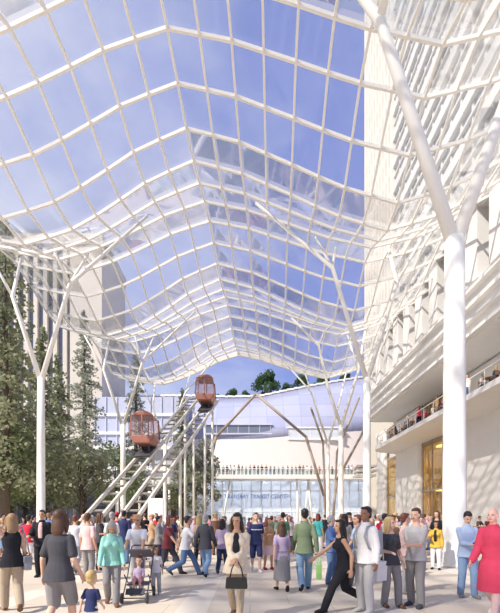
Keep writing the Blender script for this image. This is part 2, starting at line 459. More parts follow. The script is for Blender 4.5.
PART_NAME = dict(tee='t_shirt', long='shirt', sleeveless='sleeveless_top', jacket='jacket', coat='coat', shawl='cardigan', vest='vest_top')
def place_person(key, spec, x, y, rz, height, label, colors, group=None, z=0.0):
    """colors: skin, hair, top, bottom, shoes (+ inner, stripe, cap)"""
    meshes, info = ARCH[key]
    s = height / 1.75
    root = empty('person', (x, y, z), R(rz), label, 'person', group, s)
    for pn, me in meshes.items():
        nm = {'top': PART_NAME[spec.get('top', 'tee')], 'bottom': {'slim': 'leggings'}.get(spec.get('bottom', 'trousers'), spec.get('bottom', 'trousers')), 'inner': 'inner_top', 'stripe': 'chest_stripe', 'shoe_1': 'shoe', 'shoe_-1': 'shoe'}.get(pn, pn)
        o = bpy.data.objects.new(nm, me); col.objects.link(o); o.parent = root
        if pn == 'body': ms = [SKIN[colors['skin']], EYE_M, LIP_M]
        elif pn == 'hair': ms = [HAIRC[colors['hair']]]
        else: ms = [CLOTH[colors.get('shoes' if pn[:4] == 'shoe' else pn, 'charcoal')]]
        if len(me.materials) == 0:
            for m in ms: me.materials.append(m)
        for i, m in enumerate(ms):
            if me.materials[i] != m:
                o.material_slots[i].link = 'OBJECT'; o.material_slots[i].material = m
    return root
# ================================================================== the cast in front
def C_(skin='light', hair='brown', top='white', bottom='denim', shoes='charcoal', **k): return dict(skin=skin, hair=hair, top=top, bottom=bottom, shoes=shoes, **k)
NEAR = .0100
FG = [
 # key, spec, column, distance, facing, height, label, colours
 ('phone_walker', dict(pose='call', fem=True, hair='bob', top='sleeveless', bottom='trousers', vox=NEAR), 12, 6.9, -140, 1.70,
  'person in black sleeveless top and khaki trousers holding one hand to the ear, far left', C_('light', 'sandy', 'black', 'khaki', 'brown')),
 ('red_shirt', dict(pose='walk', hair='short', top='tee', bottom='shorts'), 28, 13.6, 170, 1.74,
  'person in bright red t-shirt and white shorts seen from behind, left edge of the crowd', C_('tan', 'black', 'red', 'white', 'grey')),
 ('dark_suit', dict(pose='relax', hair='short', top='jacket', bottom='trousers', inner=True), 42, 11.0, 10, 1.82,
  'person in open black jacket over pale shirt and black trousers facing the camera', C_('tan', 'black', 'black', 'black', 'black', inner='pale_pink')),
 ('mother', dict(pose='walk2', fem=True, hair='bob', top='tee', bottom='shorts', vox=NEAR, mod=dict(hands=((.13, -.06, -.50), (.10, -.10, -.49)))), 59, 5.3, 176, 1.74,
  'person in dark t-shirt and grey shorts walking away beside a small blond child', C_('light', 'brown', 'charcoal', 'grey', 'charcoal')),
 ('toddler', dict(pose='walk', hair='short', top='tee', bottom='shorts', kid=1.75, vox=NEAR, inner=False), 91, 5.35, 172, .84,
  'small blond child in navy top and white shorts, bottom left', C_('light', 'blond', 'navy', 'white', 'white')),
 ('pink_shirt', dict(pose='stand', hair='short', top='tee', bottom='trousers'), 88, 10.2, 160, 1.72,
  'person in pale pink t-shirt and grey trousers standing with back turned', C_('tan', 'brown', 'pale_pink', 'grey', 'charcoal')),
 ('white_back', dict(pose='walk', hair='short', top='tee', bottom='trousers', fem=True), 75, 11.8, 185, 1.74,
  'person in white t-shirt and pale grey trousers walking away, left of the pink shirt', C_('tan', 'auburn', 'white', 'pale_grey', 'grey')),
 ('mint_jacket', dict(pose='lookdown', fem=True, hair='bob', top='long', bottom='trousers', vox=NEAR), 112, 7.5, 18, 1.60,
  'person in mint green shirt and grey trousers walking forward with head bowed', C_('tan', 'grey', 'mint', 'grey', 'brown')),
 ('stroller_pusher', dict(pose='push', hair='hat', top='tee', bottom='trousers', vox=NEAR), 138, 8.7, 4, 1.70,
  'person in white t-shirt and tan brimmed hat pushing the stroller', C_('tan', 'brown', 'white', 'pale_grey', 'grey', hat='tan')),
 ('stroller_baby', dict(pose='sit', hair='short', top='tee', bottom='shorts', kid=1.7, mod=dict(sit=.52, feet=((.1, -.40, .08), (.1, -.40, .08)), lean=-4, hands=((-.03, -.3, -.25), (-.03, -.3, -.25)))), 139, 8.0, 4, .86,
  'baby in lilac top and pink shorts sitting in the stroller', C_('light', 'brown', 'lilac', 'pink', 'white')),
 ('little_girl', dict(pose='relax', fem=True, hair='bob', top='tee', bottom='trousers', kid=1.35), 156, 8.5, 12, .98,
  'small girl in white t-shirt and grey trousers standing beside the stroller', C_('tan', 'brown', 'white', 'pale_grey', 'white')),
 ('maroon_walker', dict(pose='stride', hair='bob', top='tee', bottom='trousers'), 167, 11.6, 78, 1.76,
  'person in maroon t-shirt and dark trousers striding to the right', C_('tan', 'auburn', 'maroon', 'charcoal', 'black')),
 ('white_jeans', dict(pose='stride', hair='short', top='tee', bottom='trousers', belly=True), 185, 11.2, 105, 1.76,
  'person in white t-shirt and blue jeans striding right, bending forward a little', C_('tan', 'black', 'white', 'denim', 'charcoal')),
 ('black_jacket', dict(pose='walk', hair='short', top='jacket', bottom='trousers'), 205, 11.0, 165, 1.74,
  'person in black jacket and pale blue jeans seen from behind, left of the cream cardigan', C_('tan', 'grey', 'charcoal', 'pale_denim', 'black')),
 ('purple_back', dict(pose='walk2', fem=True, hair='bob', top='tee', bottom='trousers'), 222, 11.6, 170, 1.60,
  'short person in lilac t-shirt and navy jeans half hidden behind the cream cardigan', C_('light', 'black', 'lilac', 'navy', 'charcoal')),
 ('cream_cardigan', dict(pose='clasp', fem=True, hair='long', top='shawl', bottom='slim', inner=True, vox=.0085, mod=dict(feet=((.055, -.16, 0, 4), (.075, .16, .06, 4)), hands=((-.13, -.27, -.34), (-.13, -.27, -.35)), pitch=8, yaw=-14)), 237, 6.35, -4, 1.69,
  'person in cream cardigan over black top holding a black handbag, front centre', C_('tan', 'black', 'cream', 'khaki', 'brown', inner='black')),
 ('navy_boy', dict(pose='walk', hair='short', top='tee', bottom='shorts', stripe=True), 256, 12.2, 6, 1.80,
  'person in navy t-shirt with one white chest stripe and navy shorts', C_('light', 'brown', 'navy', 'navy', 'white', stripe='white')),
 ('tan_shirt', dict(pose='talk', fem=True, hair='bob', top='tee', bottom='skirt', hemz=.5), 268, 12.6, 30, 1.60,
  'person in tan t-shirt and pale skirt, right of the navy striped shirt', C_('tan', 'auburn', 'tan', 'pale_pink', 'red')),
 ('long_hair_back', dict(pose='walk', fem=True, hair='flow', top='tee', bottom='skirt', hemz=.3), 282, 8.8, 186, 1.56,
  'person with very long brown hair, lilac t-shirt and long grey skirt, walking away', C_('light', 'brown', 'lilac', 'grey', 'black')),
 ('olive_back', dict(pose='walk2', hair='short', top='long', bottom='trousers', vox=NEAR, belly=True), 305, 8.9, 176, 1.84,
  'person in olive green shirt and blue jeans walking away with a lime bag', C_('tan', 'black', 'olive', 'pale_denim', 'black')),
 ('green_pack', dict(pose='walk', hair='short', top='tee', bottom='trousers'), 283, 15, 180, 1.86,
  'person in dark green t-shirt and denim trousers beyond the long brown hair', C_('tan', 'black', 'green', 'denim', 'black')),
 ('teal_shirt', dict(pose='stand', fem=True, hair='bob', top='tee', bottom='trousers'), 318, 17.5, 150, 1.80,
  'person in teal t-shirt and white trousers, right of the olive green shirt', C_('tan', 'auburn', 'teal', 'white', 'grey')),
 ('blue_shirt_back', dict(pose='talk', hair='short', top='long', bottom='trousers'), 331, 9.8, 60, 1.66,
  'person in slate blue shirt and denim trousers behind the striding black outfit', C_('light', 'grey', 'blue', 'denim', 'charcoal')),
 ('black_strider', dict(pose='stride', fem=True, hair='long', top='sleeveless', bottom='trousers', vox=NEAR, mod=dict(hands=((.08, .10, -.50), (.14, -.40, -.33)), lean=7)), 344, 6.95, -82, 1.67,
  'person with long black hair in black top and black trousers striding to the left', C_('tan', 'black', 'black', 'black', 'black')),
 ('white_shirt_pack', dict(pose='stand', hair='short', top='long', bottom='trousers', vox=NEAR), 366, 6.85, -58, 1.79,
  'person in long-sleeved white shirt and pale grey trousers, wearing a grey backpack', C_('brown', 'black', 'white', 'pale_grey', 'pale_grey')),
 ('pale_blue_back', dict(pose='walk', hair='short', top='tee', bottom='trousers'), 359, 9.6, -80, 1.72,
  'person in pale blue t-shirt looking left, half hidden behind the white shirt', C_('tan', 'auburn', 'pale_blue', 'charcoal', 'black')),
 ('charcoal_top', dict(pose='relax', fem=True, hair='bob', top='tee', bottom='trousers', vox=NEAR, mod=dict(yaw=35)), 390, 7.3, 14, 1.62,
  'person with blond hair in charcoal t-shirt and dark grey trousers facing the camera', C_('light', 'blond', 'charcoal', 'grey', 'brown')),
 ('grey_tee', dict(pose='phone', hair='short', top='tee', bottom='trousers', vox=NEAR, mod=dict(pitch=6)), 416, 7.35, -48, 1.78,
  'person in pale grey t-shirt and grey trousers with hands together, facing left', C_('light', 'brown', 'pale_grey', 'grey', 'charcoal')),
 ('talker', dict(pose='talk', fem=True, hair='short', top='tee', bottom='trousers'), 405, 8.6, 70, 1.70,
  'person in pink t-shirt talking to the grey t-shirt from the left', C_('light', 'auburn', 'pale_pink', 'pale_grey', 'grey')),
 ('yellow_jacket', dict(pose='talk', fem=True, hair='bob', top='jacket', bottom='trousers', inner=True), 436, 12.6, -35, 1.50,
  'person in mustard yellow jacket over black top and white trousers by the nearest big column', C_('tan', 'black', 'yellow', 'white', 'black', inner='black')),
 ('black_top_tall', dict(pose='relax', fem=True, hair='long', top='tee', bottom='trousers'), 437, 14.6, -60, 1.86,
  'tall person with long dark hair in black t-shirt behind the mustard jacket', C_('light', 'brown', 'black', 'charcoal', 'black')),
 ('phone_reader', dict(pose='phone', hair='short', top='long', bottom='trousers', vox=NEAR, mod=dict(pitch=32)), 467, 8.2, -6, 1.73,
  'person in pale blue shirt and jeans looking down at a phone, right', C_('light', 'black', 'pale_blue', 'pale_denim', 'grey')),
 ('red_coat', dict(pose='walk', hair='bald', top='coat', bottom='slim', vox=NEAR, mod=dict(lean=6, feet=((.08, -.2, 0), (.08, .2, .07)))), 495, 6.6, -55, 1.79,
  'person with bald head in long crimson coat and pale trousers, right edge', C_('pink', 'brown', 'crimson', 'pale_pink', 'white')),
 ('white_grey_group', dict(pose='stand', hair='short', top='tee', bottom='trousers'), 112, 12.4, 170, 1.78,
  'grey-haired person in white t-shirt and grey trousers behind the mint green shirt', C_('tan', 'grey', 'white', 'grey', 'black')),
 ('dark_long', dict(pose='relax', fem=True, hair='long', top='tee', bottom='trousers'), 100, 12.6, 100, 1.76,
  'person with long dark hair in charcoal t-shirt and black trousers, left of the grey-haired one', C_('tan', 'brown', 'charcoal', 'black', 'black')),
 ('navy_back', dict(pose='stand', hair='short', top='long', bottom='trousers'), 124, 14.2, 178, 1.86,
  'person in long navy shirt and denim trousers seen from behind, right of the grey-haired one', C_('tan', 'black', 'navy', 'denim', 'black')),
 ('red_cap', dict(pose='stand', hair='cap', top='tee', bottom='trousers'), 117, 16.5, 180, 1.84,
  'person in red cap and red t-shirt behind the grey-haired one', C_('tan', 'black', 'red', 'charcoal', 'black', cap='red')),
]
# ================================================================== crowd kinds
CR = dict(vox=.0135)
CROWD = {
 'c_stand': dict(pose='stand', hair='short', top='tee', bottom='trousers', **CR),
 'c_relax': dict(pose='relax', hair='short', top='long', bottom='trousers', **CR),
 'c_walk': dict(pose='walk', hair='short', top='tee', bottom='trousers', **CR),
 'c_walk_long': dict(pose='walk2', hair='short', top='jacket', bottom='trousers', **CR),
 'c_short': dict(pose='walk', hair='cap', top='tee', bottom='shorts', **CR),
 'c_fstand': dict(pose='stand', fem=True, hair='long', top='tee', bottom='trousers', **CR),
 'c_fwalk': dict(pose='walk2', fem=True, hair='bob', top='sleeveless', bottom='trousers', **CR),
 'c_fskirt': dict(pose='relax', fem=True, hair='long', top='tee', bottom='skirt', **CR),
 'c_fbun': dict(pose='talk', fem=True, hair='bun', top='long', bottom='trousers', **CR),
 'c_talk': dict(pose='talk', hair='short', top='tee', bottom='trousers', **CR),
 'c_lean': dict(pose='lean', hair='short', top='tee', bottom='trousers', **CR),
 'c_flean': dict(pose='lean', fem=True, hair='bob', top='long', bottom='trousers', **CR),
 'c_sit': dict(pose='sit', hair='short', top='tee', bottom='trousers', **CR),
 'c_fsit': dict(pose='sit', fem=True, hair='bob', top='tee', bottom='trousers', **CR),
}
specs = {k: sp for k, sp, *_ in FG}; specs.update(CROWD)
build_archetypes(specs)
FGROOT = {}
for key, sp, px, D, rz, h, lab, cols in FG:
    z = .12 if key == 'stroller_baby' else 0.0
    # placements are in metres: x across the hall, y away from the camera
    FGROOT[key] = place_person(key, sp, at(px, D), D, rz, h, lab, cols, z=z)
def hand(key, s):
    """world position and direction of a hand of a placed person"""
    info = ARCH[key][1]; r = FGROOT[key]; M = Matrix.LocRotScale(r.location, r.rotation_euler, r.scale)
    for s_, sh, el, wr in info['arms']:
        if s_ == s: return M @ (wr + (wr - el).normalized() * .09), M @ sh, M
# ================================================================== setting materials
STEEL = mat('white_steel', (.90, .875, .81), 0.45)
CREAM_STEEL = mat('cream_steel', (.78, .73, .66), 0.4)
BRONZE = mat('bronze_tube', (.36, .29, .23), 0.45)
STONE = mat('pale_stone', (.80, .775, .74), 0.6, noise=.05, scale=1.2)
PLASTER = mat('white_plaster', (.83, .82, .80), 0.6, noise=.03, scale=.6)
LAV = mat('lavender_panel', (.60, .60, .72), 0.35, noise=.06, scale=.12)
AMBER_IN = mat('amber_wall', (.58, .43, .22), 0.6, noise=.15, scale=.8)
DARKMET = mat('dark_metal', (.07, .07, .08), 0.4)
ROOF_G = glass('roof_glass', (.93, .94, .97), .03, .07, (.95, .95, 1.0), .05)
PANE = glass('clear_pane', (.86, .93, .93), .10, .06, (.85, .93, .95))
FROST = glass('pale_shop_glass', (.9, .94, .97), .12, .72, (.86, .90, .95))
BLUE_PANE = mat('blue_grey_glass', (.16, .19, .26), 0.12, noise=.2, scale=.3, spec=.7)
DARK_PANE = mat('dark_glass', (.22, .23, .25), 0.15, noise=.25, scale=.5, spec=.7)
AMBER_PANE = glass('amber_pane', (.93, .80, .55), .07, .05, (.95, .8, .5))

# ---- floor: pale stone paving in bands
def floor_mat():
    m = bpy.data.materials.new('stone_paving'); m.use_nodes = True; nt = m.node_tree; b = nt.nodes['Principled BSDF']
    b.inputs['Roughness'].default_value = .6; b.inputs['Specular IOR Level'].default_value = .2
    tc = nt.nodes.new('ShaderNodeTexCoord')
    br = nt.nodes.new('ShaderNodeTexBrick'); br.inputs['Scale'].default_value = 1.0
    br.offset = .5; br.inputs['Brick Width'].default_value = 1.5; br.inputs['Row Height'].default_value = .75
    br.inputs['Mortar Size'].default_value = .008; br.inputs['Bias'].default_value = -.1
    br.inputs['Color1'].default_value = (.66, .585, .49, 1); br.inputs['Color2'].default_value = (.61, .535, .44, 1); br.inputs['Mortar'].default_value = (.45, .39, .32, 1)
    nt.links.new(tc.outputs['Object'], br.inputs['Vector'])
    # broad pale and dark paving bands across and along the hall
    def band(axis, period, width, off):
        sx = nt.nodes.new('ShaderNodeSeparateXYZ'); nt.links.new(tc.outputs['Object'], sx.inputs[0])
        ad = nt.nodes.new('ShaderNodeMath'); ad.operation = 'ADD'; ad.inputs[1].default_value = off + 400
        nt.links.new(sx.outputs[axis], ad.inputs[0])
        md = nt.nodes.new('ShaderNodeMath'); md.operation = 'MODULO'; md.inputs[1].default_value = period
        nt.links.new(ad.outputs[0], md.inputs[0])
        lt = nt.nodes.new('ShaderNodeMath'); lt.operation = 'LESS_THAN'; lt.inputs[1].default_value = width
        nt.links.new(md.outputs[0], lt.inputs[0]); return lt
    last = br.outputs['Color']
    for ax, per, w, off, c, f in (('X', 3.6, .55, .9, (.74, .685, .60, 1), .75), ('Y', 4.4, .9, .2, (.52, .44, .35, 1), .5)):
        bd = band(ax, per, w, off); mu = nt.nodes.new('ShaderNodeMath'); mu.operation = 'MULTIPLY'; mu.inputs[1].default_value = f
        nt.links.new(bd.outputs[0], mu.inputs[0])
        mx = nt.nodes.new('ShaderNodeMix'); mx.data_type = 'RGBA'; mx.inputs['B'].default_value = c
        nt.links.new(mu.outputs[0], mx.inputs['Factor']); nt.links.new(last, mx.inputs['A']); last = mx.outputs['Result']
    nt.links.new(last, b.inputs['Base Color']); return m
struct(MB().box(-70, 70, -14, 130, -.3, 0).build('floor', floor_mat()))

# ---- roof: folded glass roof on a grid of white steel, waves running along the hall
UN = [(-21, 20.6), (-17, 18.9), (-13.4, 18.3), (-10.9, 19.0), (-8.9, 20.0), (-6.2, 21.6), (-3.6, 22.6), (-0.9, 22.0), (2.0, 20.9), (4.5, 19.9), (7.64, 19.1), (10.9, 20.0), (14.6, 21.9)]
def axis_x(D): return .06 * (D - 17.5)
def roof_z(x, D):
    u = x - axis_x(D); z = UN[-1][1]
    if u <= UN[0][0]: z = UN[0][1]
    else:
        for (a, za), (b, zb) in zip(UN, UN[1:]):
            if a <= u <= b: z = za + (zb - za) * (u - a) / (b - a); break
    return z + (.4 + .55 * max(0, min(1, (22.6 - z) / 3.4))) * math.sin(2 * PI * (D - 25.3) / 12)
US = [-3.6 + 1.4 * k for k in range(-10, 14)]
DS = [17.4 + 1.9 * k for k in range(-13, 19)]
def rp(u, D):
    x = u + axis_x(D); return Vector((x, D, roof_z(x, D)))
roof = MB()
for j, D in enumerate(DS):
    for i, u in enumerate(US):
        if i + 1 < len(US): roof.bar(rp(u, D), rp(US[i + 1], D), .115, .15)
        if j + 1 < len(DS): roof.bar(rp(u, D), rp(u, DS[j + 1]), .10, .12)
for i in range(len(US) - 1): roof.bar(rp(US[i], DS[-1]) + Vector((0, .1, -.1)), rp(US[i + 1], DS[-1]) + Vector((0, .1, -.1)), .3, .55)
ceil = struct(roof.build('ceiling', STEEL))
g = MB().grid([[rp(u, D) + Vector((0, 0, .11)) for u in US] for D in DS]).build('roof_glazing', ROOF_G, ceil)

# ---- branching steel columns
def tree_column(x, D, label, r=.37, h=10.9, limbs=(), mirror=1):
    t = empty('branching_post', (x, D, 0), 0, label, 'column', 'branching white steel columns')
    MB().lathe(0, 0, [(r * 1.12, 0), (r * 1.12, .12), (r, .14), (r * .92, h * .6), (r * .82, h)], 28).build('trunk', STEEL, t, smooth=True)
    k = r / .37
    for limb in limbs:
        pts = [Vector((0, 0, h - .25))] + [Vector((mirror * a, b, c)) for a, b, c in limb[0]]
        q = pts[-1]; 
        if limb[1] == 'roof': pts[-1] = Vector((q.x, q.y, roof_z(x + q.x, D + q.y) - .05))
        n = len(pts); rr = [r * (.62 - .3 * i / max(1, n - 1)) for i in range(n)]
        b = MB().tube(pts, rr, 16).ball(pts[0], r * .66, 16, 10)
        for p, ra in zip(pts[1:-1], rr[1:-1]): b.ball(p, ra * 1.0, 14, 8)
        br = b.build('branch', STEEL, t, smooth=True)
        for tw in limb[2] if len(limb) > 2 else ():
            i0 = tw[0]; q = Vector((mirror * tw[1], tw[2], 0)); q.z = roof_z(x + q.x, D + q.y) - .05
            MB().tube([pts[i0], q], [rr[i0] * .8, rr[i0] * .55], 12).build('twig', STEEL, br, smooth=True)
    return t
tree_column(at(454.5, 13.3), 13.3, 'nearest and thickest white branching column, right foreground', .37, 10.9, [
    ([(-2.5, 0, 18.2), (-3.5, .6, 20)], 'roof', [(1, -2.2, -1.6)]), ([(2.2, .2, 16.8), (2.9, .3, 20)], 'roof')])
Lm = [([(-2.35, -.3, 18.0), (-7.4, -1.0, 22)], 'roof', [(1, -3.3, .8), (1, -1.8, 1.4)]), ([(2.1, .3, 17.4), (1.7, .9, 20)], 'roof', [(1, 3.6, -.8)])]
tree_column(at(367, 26.5), 26.5, 'second white branching column from the front on the right side', .27, 10.9, Lm)
tree_column(at(341, 39.7), 39.7, 'third white branching column from the front on the right side', .28, 10.9, [
    ([(-1.3, -.2, 14.4), (-2.3, -.5, 18.5), (-5, -.8, 21)], 'roof', [(2, -1.6, .6)]), ([(1.8, .3, 16.3), (2.6, .6, 20)], 'roof', [(1, .9, 1.0)])])
tree_column(at(328, 50.6), 50.6, 'fourth and farthest white branching column on the right side', .25, 11.2, [
    ([(-2.2, -.2, 17.6), (-5.4, -.6, 21)], 'roof', [(1, -3.0, .2)]), ([(1.6, .1, 16.8), (2.4, .2, 20)], 'roof')])
Ll = [([(2.0, -.2, 17.0), (7.2, -.6, 22)], 'roof', [(1, 2.9, .6), (1, 1.6, -1.5)]), ([(-2.0, .2, 16.4), (-1.6, .6, 19)], 'roof', [(1, -4.2, .5)])]
tree_column(at(41, 26.5), 26.5, 'nearest white branching column on the left side among the trees', .27, 10.9, Ll)
tree_column(at(123, 39.7), 39.7, 'second white branching column on the left, behind the lower red cabin', .27, 10.9, Ll)
tree_column(at(165, 50.6), 50.6, 'third and farthest white branching column on the left beside the tracks', .25, 10.9, [
    ([(-1.5, 0, 15.5), (-1.3, .2, 20)], 'roof', [(1, -3.5, .3)]), ([(2.6, 0, 17.5), (6.5, -.3, 21)], 'roof', [(1, 3.2, .3)])])

# ---- right side: stone front with balcony, piers and fins
XF, XW = 15.0, 18.6
wr = struct(MB().box(XF, XW + .6, 14, 50.5, 13.7, 17.4).box(XF + .9, XW + .6, 14, 50.5, 17.4, 24.0).build('wall_right', PLASTER))
for zz in (13.8, 14.75, 15.7, 16.75):
    MB().box(XF - .38, XF, 14, 50.6, zz, zz + .22).build('ledge', STONE, wr)
MB().box(XF - .3, XF + 1.2, 14, 50.6, 22.0, 22.5).build('cornice', STONE, wr)
y = 15.0
while y < 49:
    MB().box(XF - .12, XF + .95, y, y + 1.5, 17.4, 22.0).build('fin', STONE, wr)
    f = MB().box(XF + .86, XF + .9, y + 1.5, y + 2.8, 17.5, 21.9).build('fin_window', DARK_PANE, wr)
    y += 2.8
slab = MB()
yy = [14, 47.6, 48.6, 49.4, 49.9, 50.2]; xe = [XF, XF, XF + .2, XF + .7, XF + 1.5, XW]
for i in range(5):
    slab.quadbox([(xe[i], yy[i], 9.75), (XW + .2, yy[i], 9.6), (XW + .2, yy[i + 1], 9.6), (xe[i + 1], yy[i + 1], 9.75),
                  (xe[i], yy[i], 10.15), (XW + .2, yy[i], 10.15), (XW + .2, yy[i + 1], 10.15), (xe[i + 1], yy[i + 1], 10.15)])
bal = struct(slab.build('trim_5', STONE))
rail = MB(); rp_ = [(XF + .12, 14, 11.2), (XF + .12, 47.6, 11.2), (XF + .32, 48.5, 11.2), (XF + .8, 49.2, 11.2), (XF + 1.6, 49.7, 11.2)]
rail.tube(rp_, .035, 8)
for i in range(19): rail.bar((XF + .12, 15 + i * 1.8, 10.15), (XF + .12, 15 + i * 1.8, 11.2), .04, .04)
tag(rail.build('railing', STEEL), 'white rail with thin posts along the edge of the right balcony', 'railing')
for n, (a, b) in enumerate(((26, 34), (43, 50), (54, 57.4))):
    struct(MB().box(XW - .5, XW + .3, a, b, 0, 13.65).build('wall_right_pier_%d' % (n + 1), STONE, bevel=.25))
for n, (a, b) in enumerate(((14, 26), (34, 43), (50, 54))):
    w_ = struct(MB().box(XW - .1, XW, a, b, 0, .12).box(XW - .1, XW, a, b, 9.3, 9.55).box(XW - .1, XW, a, b, 13.3, 13.6).box(XW - .1, XW, a, b, 4.4, 4.55).build('window_%d' % (n + 1), BRONZE))
    k = int((b - a) / 2.2)
    m = MB()
    for i in range(k + 1):
        yy_ = a + .1 + (b - a - .2) * i / k
        m.box(XW - .1, XW + .02, yy_ - .06, yy_ + .06, 0, 13.6)
    m.build('mullion', BRONZE, w_)
    MB().box(XW - .05, XW - .03, a, b, .1, 9.4).box(XW - .05, XW - .03, a, b, 10.2, 13.4).build('pane', AMBER_PANE, w_)
struct(MB().box(XW + 4, XW + 4.3, 12, 60, 0, 13.7).build('trim_1', AMBER_IN))
tr2 = MB()
for zz in (4.6, 9.2): tr2.box(XW + .3, XW + 4, 12, 60, zz, zz + .35)
struct(tr2.build('trim_2', STONE))
struct(MB().box(XW + .3, XW + 4.2, 12, 60, 13.7, 14.0).build('trim_3', STONE))
# low stacked ledges closing the colonnade towards the back
for i, zz in enumerate((7.6, 8.3, 9.0)): struct(MB().box(XW - 3.2, XW - .4, 57.5, 60, zz, zz + .3).build('trim_%d' % (6 + i), STONE))

# ---- tall tower above the right side
TOWER = mat('tower_stone', (.66, .65, .61), 0.5, noise=.12, scale=.25)
TGLASS = mat('tower_glass', (.52, .53, .54), 0.2, noise=.25, scale=.35, spec=.6)
tw = empty('tower', (19.3, 0, 0), 0, 'tall pale tower seen through the glass roof on the right', 'skyscraper')
MB().box(.3, 26, 8, 65.6, 23.8, 118).build('tower_wall', TGLASS, tw)
fl = MB()
for k in range(27): fl.box(-.16, .32, 8, 66, 24 + k * 3.5, 25.1 + k * 3.5).box(-.03, .32, 8, 66, 26.2 + k * 3.5, 26.45 + k * 3.5)
fl.build('floor_band', TOWER, tw)
for k in range(24): MB().box(.12, .32, 8.2 + k * 1.9, 8.45 + k * 1.9, 23.8, 118).build('pilaster', TOWER, tw)
CREAMT = mat('tower_cream', (.74, .69, .60), .55, noise=.08, scale=.3)
for k in range(9): MB().box(-.3, .32, 53.6 + k * 1.3, 54.3 + k * 1.3, 23.8, 118).build('pilaster', CREAMT, tw)
MB().box(-.4, 26.2, 65.0, 66.1, 0, 118).build('corner_pier', CREAMT, tw)

# ---- back: terrace and bowl-shaped upper building
wb = struct(MB().box(-26, 34, 77.5, 78, 0, 9).box(-26, 34, 71.5, 78, 8.35, 8.7).build('wall_back', mat('pale_lilac_wall', (.66, .66, .74), .6)))
struct(MB().box(-10.5, 25, 68, 78.5, 8.3, 9.0).build('trim_4', PLASTER))
rows = []
def topz(x): return 26.3 + max(0, x - 2) * .21 + max(0, -x - 4) * .08
prof = [(0, 9.0), (.15, 12.5), (.5, 16.3), (1.1, 18.4), (2.4, 21), (4.6, 23.8), (8, None)]
for dy, zz in prof:
    r_ = []
    for i in range(45):
        x = -30 + i * 1.5
        yb = 73.5 + .006 * (x - 6) ** 2
        r_.append((x, yb + dy, topz(x) if zz is None else zz + (topz(x) - 26.3) * (zz - 9) / 17))
    rows.append(r_)
SHELL = bpy.data.materials.new('shell_panels'); SHELL.use_nodes = True
nt = SHELL.node_tree; b_ = nt.nodes['Principled BSDF']; b_.inputs['Roughness'].default_value = .25; b_.inputs['Specular IOR Level'].default_value = .6
tc = nt.nodes.new('ShaderNodeTexCoord'); sx = nt.nodes.new('ShaderNodeSeparateXYZ'); cb = nt.nodes.new('ShaderNodeCombineXYZ')
nt.links.new(tc.outputs['Object'], sx.inputs[0]); nt.links.new(sx.outputs['X'], cb.inputs['X']); nt.links.new(sx.outputs['Z'], cb.inputs['Y'])
bk = nt.nodes.new('ShaderNodeTexBrick'); bk.offset = 0; bk.inputs['Scale'].default_value = 1; bk.inputs['Brick Width'].default_value = 3.2; bk.inputs['Row Height'].default_value = 2.6; bk.inputs['Mortar Size'].default_value = .04
bk.inputs['Color1'].default_value = (.44, .46, .61, 1); bk.inputs['Color2'].default_value = (.36, .385, .57, 1); bk.inputs['Mortar'].default_value = (.28, .30, .46, 1)  # lavender tint of the reflected sky is put into the panel colours
nt.links.new(cb.outputs[0], bk.inputs['Vector']); nt.links.new(bk.outputs['Color'], b_.inputs['Base Color'])
lo_ = MB().grid(rows[:3]).build('lower_wall', mat('cream_panels', (.74, .68, .66), .5, noise=.08, scale=.25), wb)
sol = lo_.modifiers.new('thick', 'SOLIDIFY'); sol.thickness = .4; sol.offset = 1
so = MB().grid(rows[2:]).build('upper_shell', SHELL, wb, smooth=True)
sol = so.modifiers.new('thick', 'SOLIDIFY'); sol.thickness = .4; sol.offset = 1
par = MB()
for i in range(44):
    a, b2 = Vector(rows[-1][i]), Vector(rows[-1][i + 1])
    par.bar(a + Vector((0, 0, .25)), b2 + Vector((0, 0, .1)), .6, .35)
par.build('parapet', PLASTER, wb)
# strip windows in the shell
def shell_y(x, z): 
    yb = 73.5 + .006 * (x - 6) ** 2
    for (d0, z0), (d1, z1) in zip(prof, prof[1:]):
        z1 = 26.3 if z1 is None else z1
        if z0 <= z <= z1: return yb + d0 + (d1 - d0) * (z - z0) / (z1 - z0)
    return yb
def strip(n, x0, x1, z0, z1, m, fr):
    w_ = struct(MB().box(x0 - .3, x1 + .3, shell_y((x0 + x1) / 2, z0) - .5, shell_y((x0 + x1) / 2, z1) + .6, z1, z1 + .25).box(x0 - .3, x1 + .3, shell_y((x0 + x1) / 2, z0) - .5, shell_y((x0 + x1) / 2, z0) + .3, z0 - .25, z0).build('window_%d' % n, fr))
    yv = shell_y((x0 + x1) / 2, z0) - .28
    MB().box(x0, x1, yv, yv + .1, z0, z1).build('pane', m, w_)
    mm = MB(); k = int((x1 - x0) / 1.8)
    for i in range(k + 1): mm.box(x0 + (x1 - x0) * i / k - .05, x0 + (x1 - x0) * i / k + .05, yv - .06, yv, z0, z1)
    mm.build('mullion', fr, w_)
strip(4, -8.2, 3.8, 17.4, 18.9, BLUE_PANE, LAV)
strip(5, 7.2, 17.0, 16.3, 18.2, mat('pale_strip_glass', (.62, .66, .74), .2, noise=.2, scale=.6), PLASTER)
